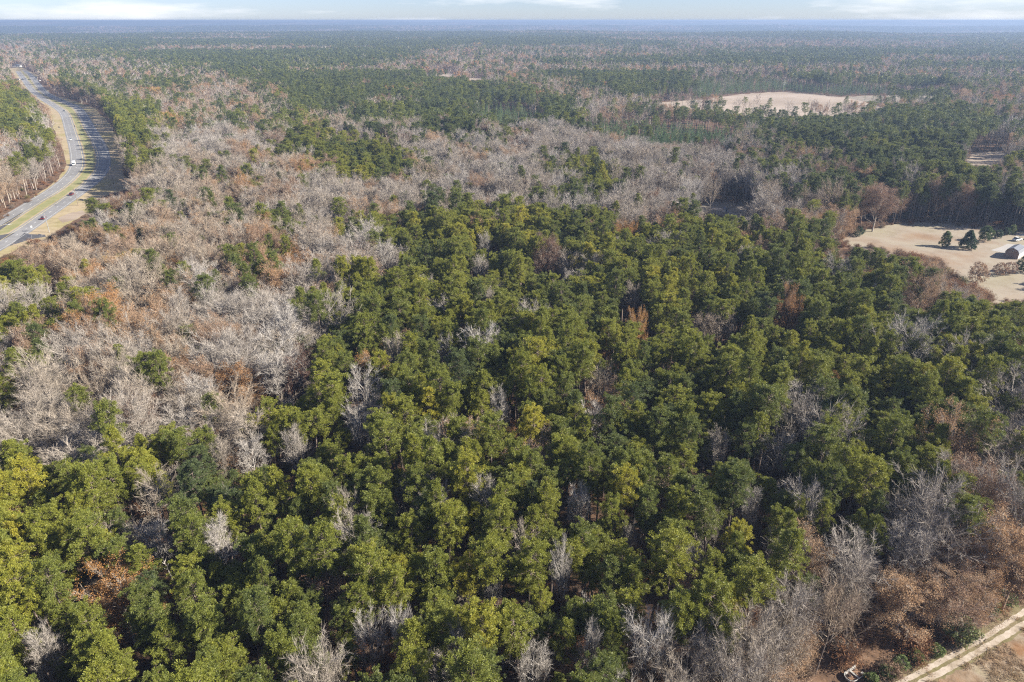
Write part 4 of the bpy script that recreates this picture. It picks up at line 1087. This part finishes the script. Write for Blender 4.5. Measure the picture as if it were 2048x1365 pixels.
def prism(name, prof, w, mat, bev=.04, narrow=None):
    """side outline (x,z) pulled out to width w along y; narrow = (z, factor) draws the top in"""
    bm = bmesh.new(); k = len(prof)
    rows = []
    for s in (-1, 1):
        rows.append([bm.verts.new((x, s * w / 2 * (narrow[1] if narrow and z > narrow[0] else 1), z)) for x, z in prof])
    bm.faces.new(rows[0]); bm.faces.new(rows[1][::-1])
    for i in range(k): bm.faces.new((rows[0][i], rows[1][i], rows[1][(i + 1) % k], rows[0][(i + 1) % k]))
    bmesh.ops.recalc_face_normals(bm, faces=bm.faces)
    if bev: bmesh.ops.bevel(bm, geom=list(bm.edges), offset=bev, segments=2, affect='EDGES')
    me = bpy.data.meshes.new(name); bm.to_mesh(me); bm.free(); me.materials.append(mat)
    return me
M['white'] = plain('white_paint', (.52, .52, .51), .4)
M['chalk'] = plain('chalky_white_gelcoat', (.36, .35, .325), .7, wear=.5, scale=2)
M['maroon'] = plain('dark_red_paint', (.10, .012, .018), .3)
M['darkpaint'] = plain('dark_paint', (.03, .032, .038), .3)
M['silver'] = plain('silver_paint', (.52, .53, .54), .3, .3)
M['glass'] = plain('window_glass', (.02, .03, .035), .06, 0, .6, .3)
M['rubber'] = plain('rubber', (.02, .02, .02), .85)
M['rim'] = plain('wheel_rim', (.45, .45, .46), .3, .8)
M['lamp'] = plain('headlight_lens', (.75, .75, .72), .1)
M['tail'] = plain('tail_light_lens', (.30, .01, .01), .2)
M['wood'] = plain('weathered_wood', (.20, .155, .12), .9, scale=8)
M['ceramic'] = plain('insulator', (.30, .22, .16), .3)
M['steel'] = plain('galvanised_steel', (.48, .49, .50), .45, .7)
M['metalroof'] = plain('grey_metal_roof', (.085, .095, .115), .6, 0)
M['blueroof'] = plain('dark_slate_roof', (.05, .058, .085), .7)
M['stone'] = noisy('brown_stone', [(.3, (.12, .09, .075)), (.5, (.22, .165, .13)), (.7, (.30, .25, .21))], 2.5, 8, .9, bump=.05)
M['green_sign'] = plain('green_sign', (.01, .14, .07), .5)

WHEEL = cyl_mesh('tyre', .34, .34, .22, M['rubber'], 16, 'Y')
RIM = cyl_mesh('rim', .20, .20, .24, M['rim'], 12, 'Y')
def wheels(t, xs, w, r=.34):
    for x in xs:
        for s in (-1, 1):
            a = mobj('wheel', WHEEL, t); a.location = (x, s * (w / 2 - .10), r); a.scale = (r / .34,) * 3
            mobj('rim', RIM, a)
def lights(t, xf, xr, w, z):
    for s in (-1, 1):
        mobj('headlight', box_mesh('headlight', .10, .34, .16, M['lamp'], (xf, s * (w / 2 - .28), z), .03), t)
        mobj('tail_light', box_mesh('tail_light', .08, .30, .18, M['tail'], (xr, s * (w / 2 - .25), z + .1), .02), t)
def car(road, uv, lane, paint, label, suv=False, flip=False, group='vehicles on the highway', place=None, big=1.0):
    p = at(*uv)[:2]
    if road:
        L, N, T = roads[road]; i = int(np.argmin(np.linalg.norm(L - p, axis=1)))
        p = L[i] + N[i] * lane; an = math.atan2(T[i][1], T[i][0])
    else: an = place
    t = empty('car', (p[0], p[1], .06), an + (math.pi if flip else 0), label, 'car', group, (big,) * 3)
    h = .25 if suv else 0
    mobj('body', prism('body', [(-2.25, .30), (-2.3, .62), (-2.22, .92 + h * .5), (-1.4, .97 + h * .5), (.9, .95 + h * .4), (2.1, .80 + h * .4), (2.28, .62), (2.28, .32), (1.9, .24), (-1.9, .24)], 1.8, paint, .06), t)
    mobj('cabin', prism('cabin', [(-1.9 if suv else -1.6, .93 + h * .4), (-1.6 if suv else -1.0, 1.40 + h), (.15, 1.42 + h), (.95, .93 + h * .4)], 1.62, M['glass'], .05, (1.2, .84)), t)
    mobj('roof', box_mesh('roof', 1.5 if suv else 1.25, 1.28, .06, paint, (-.75 if suv else -.42, 0, 1.445 + h), .025), t)
    wheels(t, (1.42, -1.38), 1.8); lights(t, 2.24, -2.26, 1.8, .66)
    return t
car('A', (80, 440), 1.8, M['maroon'], 'dark red car nearest on the highway, low left')
car('A', (148, 391), -1.7, M['maroon'], 'maroon sport utility car on the near carriageway before the shaded bend', True)
car('B', (139, 281), -1.8, M['white'], 'white car on the far carriageway, left of the shaded median', True, True)
car('B', (126, 223), 1.8, M['darkpaint'], 'dark car farthest along the far carriageway before the crest', False, True)
# delivery truck
L, N, T = roads['B']; p = at(148, 331)[:2]; i = int(np.argmin(np.linalg.norm(L - p, axis=1))); p = L[i] - N[i] * 1.8
t = empty('box_truck', (p[0], p[1], .06), math.atan2(T[i][1], T[i][0]) + math.pi, 'white box truck on the far carriageway at the bend', 'truck', 'vehicles on the highway')
mobj('cargo_box', box_mesh('cargo_box', 4.4, 2.2, 2.2, M['white'], (-1.3, 0, 1.95), .05), t)
mobj('cab', prism('cab', [(1.0, .5), (1.0, 2.2), (1.9, 2.2), (2.5, 1.35), (3.3, 1.2), (3.4, .5)], 2.0, M['white'], .07), t)
mobj('windscreen', prism('windscreen', [(2.02, 2.10), (2.50, 1.38), (2.56, 1.42), (2.08, 2.14)], 1.75, M['glass'], 0), t)
mobj('chassis', box_mesh('chassis', 6.3, .9, .25, M['darkpaint'], (-.1, 0, .62), .03), t)
wheels(t, (2.4, -2.2), 2.2, .42); lights(t, 3.40, -3.42, 2.0, .8)
# a queue at the far crossing
for i, (u_, v_, pt, lb) in enumerate([(37, 160, 'white', 'leftmost white car queued at the far crossing'), (45, 160, 'darkpaint', 'dark car second from left in the queue at the far crossing'),
                                      (51, 160, 'silver', 'silver car in the middle of the queue at the far crossing'), (59, 160, 'darkpaint', 'dark car right of the silver one at the far crossing'),
                                      (72, 157, 'white', 'white car at the right side of the far crossing')]):
    car(None, (u_, v_), 0, M[pt], lb, i % 2 == 0, False, 'cars at the far crossing', R(170 + 8 * i), 1.25)
car(None, (79, 163), 0, M['white'], 'white car nearest the trees at the far crossing', True, False, 'cars at the far crossing', R(150), 1.3)

# utility poles and signs
def pole(uv, H, label, light=False):
    p = at(*uv)
    t = empty('utility_pole', (p[0], p[1], 0), R(35), label, 'utility pole', 'utility poles by the highway')
    mobj('pole', cyl_mesh('pole', .20, .13, H, M['wood'] if not light else M['steel'], 10, loc=(0, 0, H / 2)), t)
    mobj('crossarm', box_mesh('crossarm', .14, 2.6, .16, M['wood'], (.18, 0, H - .7), .02), t)
    for y in (-1.1, 0, 1.1): mobj('insulator', cyl_mesh('insulator', .07, .05, .25, M['ceramic'], 8, loc=(.18, y, H - .48)), t)
    mobj('transformer', cyl_mesh('transformer', .28, .28, .8, M['steel'], 12, loc=(-.45, 0, H - 1.9)), t)
pole((228, 370), 12.0, 'tall wooden utility pole at the end of the shaded verge')
pole((157, 412), 10.0, 'slim utility pole beside the near carriageway by the maroon car')
pole((99, 465), 10.0, 'pale utility pole above the dark driveway', True)
def sign(uv, w, h, H, face, label, ang):
    p = at(*uv)
    t = empty('road_sign', (p[0], p[1], 0), ang, label, 'road sign', 'signs by the highway')
    for y in (-w * .3, w * .3): mobj('post', box_mesh('post', .09, .09, H, M['steel'], (0, y, H / 2), .01), t)
    mobj('sign_panel', box_mesh('sign_panel', .06, w, h, face, (.08, 0, H - h / 2 + .1), .02), t)
sign((61, 479), 2.6, 1.3, 2.4, M['white'], 'white sign at the mouth of the dark driveway', R(-100))
sign((82, 475), 2.2, .7, 1.6, M['white'], 'low white sign right of the driveway mouth', R(-100))
sign((65, 462), .8, 1.0, 2.6, M['white'], 'small white sign on the verge before the driveway', R(-60))
sign((162, 256), 1.3, 1.6, 2.8, M['white'], 'white sign in the shaded median', R(-90))
sign((195, 254), 1.3, 1.4, 2.6, M['white'], 'white sign right of the shaded carriageway', R(-90))
sign((150, 257), 1.3, 1.2, 2.6, M['darkpaint'], 'dark-backed sign on the sunny edge of the median', R(90))
sign((119, 259), 1.4, 1.2, 2.6, M['darkpaint'], 'dark-backed sign on the left verge', R(90))

# barn with gambrel roof, house behind, white car and concrete apron by the lawn
sheet('concrete_apron', [(1981, 501), (2002, 494), (2016, 488), (2060, 492), (2060, 512), (2012, 507)], .030, M['concrete'], 40, 0)
sheet('yard_drive', [(2030, 470), (2048, 468), (2120, 474), (2120, 480), (2048, 473)], .028, M['concrete'], 40, 0)
p = at(2021, 517)
bt = empty('barn', (p[0], p[1], 0), R(41), 'small barn with grey gambrel roof and brown stone gable by the lawn', 'barn')
Wb, Lb = 5.6, 9.0          # gable faces the camera's left (-x); length runs away to +x
half = [(-2.8, 0), (-2.8, 2.5), (-2.05, 4.0), (0, 4.9), (2.05, 4.0), (2.8, 2.5), (2.8, 0)]
def gable(name, x0, x1, mat, inset=0.0):
    V = [(x0, y * (1 - inset), z) for y, z in half] + [(x1, y * (1 - inset), z) for y, z in half]
    k = len(half)
    F = [tuple(range(k))[::-1], tuple(range(k, 2 * k))] + [(i, (i + 1) % k, k + (i + 1) % k, k + i) for i in range(k)]
    return pydata(name, V, F, mat)
mobj('gable_wall', gable('gable_wall', 0, .25, M['stone'], .02), bt)
mobj('wall', gable('wall', .25, Lb, M['white'], .03), bt)
def roofplane(name, a, b, mat):
    (y0, z0), (y1, z1) = a, b
    d = np.array([z0 - z1, y1 - y0]); d = d / np.linalg.norm(d) * .12
    if d[1] < 0: d = -d
    V = []
    for x in (-.35, Lb + .3):
        V += [(x, y0, z0 + .03), (x, y1, z1 + .03), (x, y1 + d[0], z1 + d[1] + .03), (x, y0 + d[0], z0 + d[1] + .03)]
    F = [(0, 1, 2, 3), (7, 6, 5, 4), (0, 4, 5, 1), (1, 5, 6, 2), (2, 6, 7, 3), (3, 7, 4, 0)]
    return pydata(name, V, F, mat)
for a_, b_ in zip(half[1:5], half[2:6]): mobj('roof', roofplane('roof', a_, b_, M['metalroof']), bt)
mobj('door', box_mesh('door', .12, 1.4, 2.1, M['wood'], (-.06, 0, 1.06), .02), bt)
wi = mobj('window', box_mesh('window', .10, .9, .9, M['white'], (-.05, 0, 3.4), .02), bt)
mobj('pane', box_mesh('pane', .06, .7, .7, M['glass'], (-.09, 0, 3.4)), wi)
p = at(2052, 503)
hs_ = empty('house', (p[0] + 25, p[1] + 14, 0), R(41), 'white house with dark slate roof at the right edge behind the barn', 'house')
mobj('wall', prism('wall', [(-6, 0), (-6, 3), (0, 5.4), (6, 3), (6, 0)], 12, M['white'], 0), hs_)
for s in (-1, 1):
    V = [(s * 6.5, y, 2.85) for y in (-6.5, 6.5)] + [(0, y, 5.45) for y in (6.5, -6.5)]
    V2 = [(x, y, z + .18) for x, y, z in V]
    mobj('roof', pydata('roof', V + V2, [(3, 2, 1, 0), (4, 5, 6, 7), (0, 1, 5, 4), (1, 2, 6, 5), (2, 3, 7, 6), (3, 0, 4, 7)], M['blueroof']), hs_)
for y in (-3, 3):
    w_ = mobj('window', box_mesh('window', .12, 1.3, 1.3, M['white'], (-6.03, y, 1.6), .02), hs_)
    mobj('pane', box_mesh('pane', .08, 1.05, 1.05, M['glass'], (-6.08, y, 1.6)), w_)
mobj('door', box_mesh('door', .12, 1.1, 2.1, M['wood'], (-6.03, 0, 1.05), .02), hs_)
car(None, (2034, 482), 0, M['white'], 'white pickup-sized car parked behind the barn', True, False, 'cars by the barn', R(25), 1.15)

# shed, path and pole in the clearing
p = at(1450, 424)
sh_ = empty('shed', (p[0], p[1], 0), R(20), 'tiny white shed in the clearing above the pine stand', 'shed')
mobj('wall', box_mesh('wall', 2.6, 2.2, 2.0, M['white'], (0, 0, 1.0), .02), sh_)
mobj('roof', prism('roof', [(-1.6, 2.0), (0, 2.75), (1.6, 2.0), (1.6, 1.92), (-1.6, 1.92)], 2.6, M['metalroof'], 0), sh_)
mobj('door', box_mesh('door', .9, .08, 1.7, M['darkpaint'], (0, -1.12, .86), .01), sh_)
sheet('path', [(1452, 424), (1456, 423.5), (1474, 429), (1472, 430.5)], .028, M['concrete'], 40, 0)
sheet('bare_sand', [(1420, 417), (1428, 415.5), (1450, 417), (1448, 420), (1422, 420)], .028, M['sand'], 8, .3)
p = at(1464, 427)
t = empty('light_pole', (p[0], p[1], 0), 0, 'thin grey pole beside the tiny shed in the clearing', 'pole')
mobj('pole', cyl_mesh('pole', .12, .09, 7.0, M['steel'], 8, loc=(0, 0, 3.5)), t)
mobj('arm', box_mesh('arm', 1.2, .08, .08, M['steel'], (.55, 0, 6.9), .01), t)
mobj('lamp_head', box_mesh('lamp_head', .5, .25, .14, M['darkpaint'], (1.2, 0, 6.85), .03), t)
# white building beyond the far crossing
p = at(35, 134.5)
t = empty('far_building', (p[0], p[1], 0), R(10), 'white low building beyond the far highway crossing', 'building')
mobj('wall', box_mesh('wall', 16, 9, 4, M['white'], (0, 0, 2), .05), t)
mobj('roof', prism('roof', [(-8.6, 4.02), (0, 6.2), (8.6, 4.02)], 10, M['metalroof'], 0), t)
for x in (-5, 0, 5): mobj('window', box_mesh('window', 1.6, .1, 1.4, M['glass'], (x, -4.53, 2)), t)

# derelict boat hull beside the track
p = at(1706, 1354)
d_ = at(1728, 1340) - at(1698, 1360)
ang_ = math.atan2(d_[1], d_[0])
b_ = empty('boat_hull', (p[0], p[1], .02), ang_, 'derelict open white boat hull lying in brown weeds by the track', 'boat')
bw, bl = 1.0, 3.6
def outline(k, sx):
    out_ = [(bl / 2, -bw * k)]
    for a in np.linspace(-math.pi / 2, math.pi / 2, 11):
        out_.append((-bl / 2 + 1.0 - 1.0 * math.cos(a) * sx, bw * k * math.sin(a)))
    out_.append((bl / 2, bw * k))
    return out_
o1, o2, o3 = outline(1.0, 1.0), outline(.80, .85), outline(.93, .95)
k = len(o1)
V = [(x, y, .62) for x, y in o1] + [(x, y, .08) for x, y in o2] + [(x, y, .60) for x, y in o3] + [(x, y, .14) for x, y in outline(.74, .8)]
F = []
for i in range(k - 1):
    F += [(i, i + 1, k + i + 1, k + i), (2 * k + i + 1, 2 * k + i, 3 * k + i, 3 * k + i + 1)]
F.append(tuple(range(3 * k, 4 * k)))
F.append(tuple(range(k, 2 * k))[::-1])
mobj('hull', pydata('hull', V, F, M['chalk']), b_)
Vr = [(x * 1.01, y * 1.03, .60) for x, y in o1] + [(x, y, .60) for x, y in o3] + [(x * 1.01, y * 1.03, .68) for x, y in o1] + [(x, y, .68) for x, y in o3]
Fr = []
for i in range(k - 1): Fr += [(2 * k + i, 2 * k + i + 1, 3 * k + i + 1, 3 * k + i), (i + 1, i, k + i, k + i + 1), (i, i + 1, 2 * k + i + 1, 2 * k + i), (k + i + 1, k + i, 3 * k + i, 3 * k + i + 1)]
mobj('gunwale', pydata('gunwale', Vr, Fr, M['chalk']), b_)
mobj('bench', box_mesh('bench', .35, 1.72, .06, M['chalk'], (.2, 0, .48), .01), b_)
mobj('litter', box_mesh('litter', 2.9, 1.45, .14, M['leafbank'], (.25, 0, .24), .05), b_)
mobj('corner_seat', box_mesh('corner_seat', .5, .6, .45, M['chalk'], (1.5, -.62, .40), .03), b_)
mobj('console', box_mesh('console', .4, .5, .4, M['darkpaint'], (-.7, .3, .42), .04), b_)

# ------------------------------------------------------------------ haze: one even box of air round everything
bm = bmesh.new(); bmesh.ops.create_cube(bm, size=1)
zt, zb = max(104.0, float(gz.max()) + 2), float(gz.min()) - 3
for q in bm.verts:
    q.co = Vector((q.co.x * 38000, q.co.y * 38000, (q.co.z + .5) * (zt - zb) + zb))
me = bpy.data.meshes.new('haze'); bm.to_mesh(me); bm.free()
m, n, l, out = node_mat('haze')
pv_ = n.new('ShaderNodeVolumePrincipled')
pv_.inputs['Color'].default_value = (.275, .37, .54, 1)
pv_.inputs['Density'].default_value = 1 / 5800
pv_.inputs['Anisotropy'].default_value = .15
l.new(pv_.outputs[0], out.inputs['Volume'])
me.materials.append(m)
mobj('haze', me, kind='stuff', label='thin blue winter haze over the far forest')
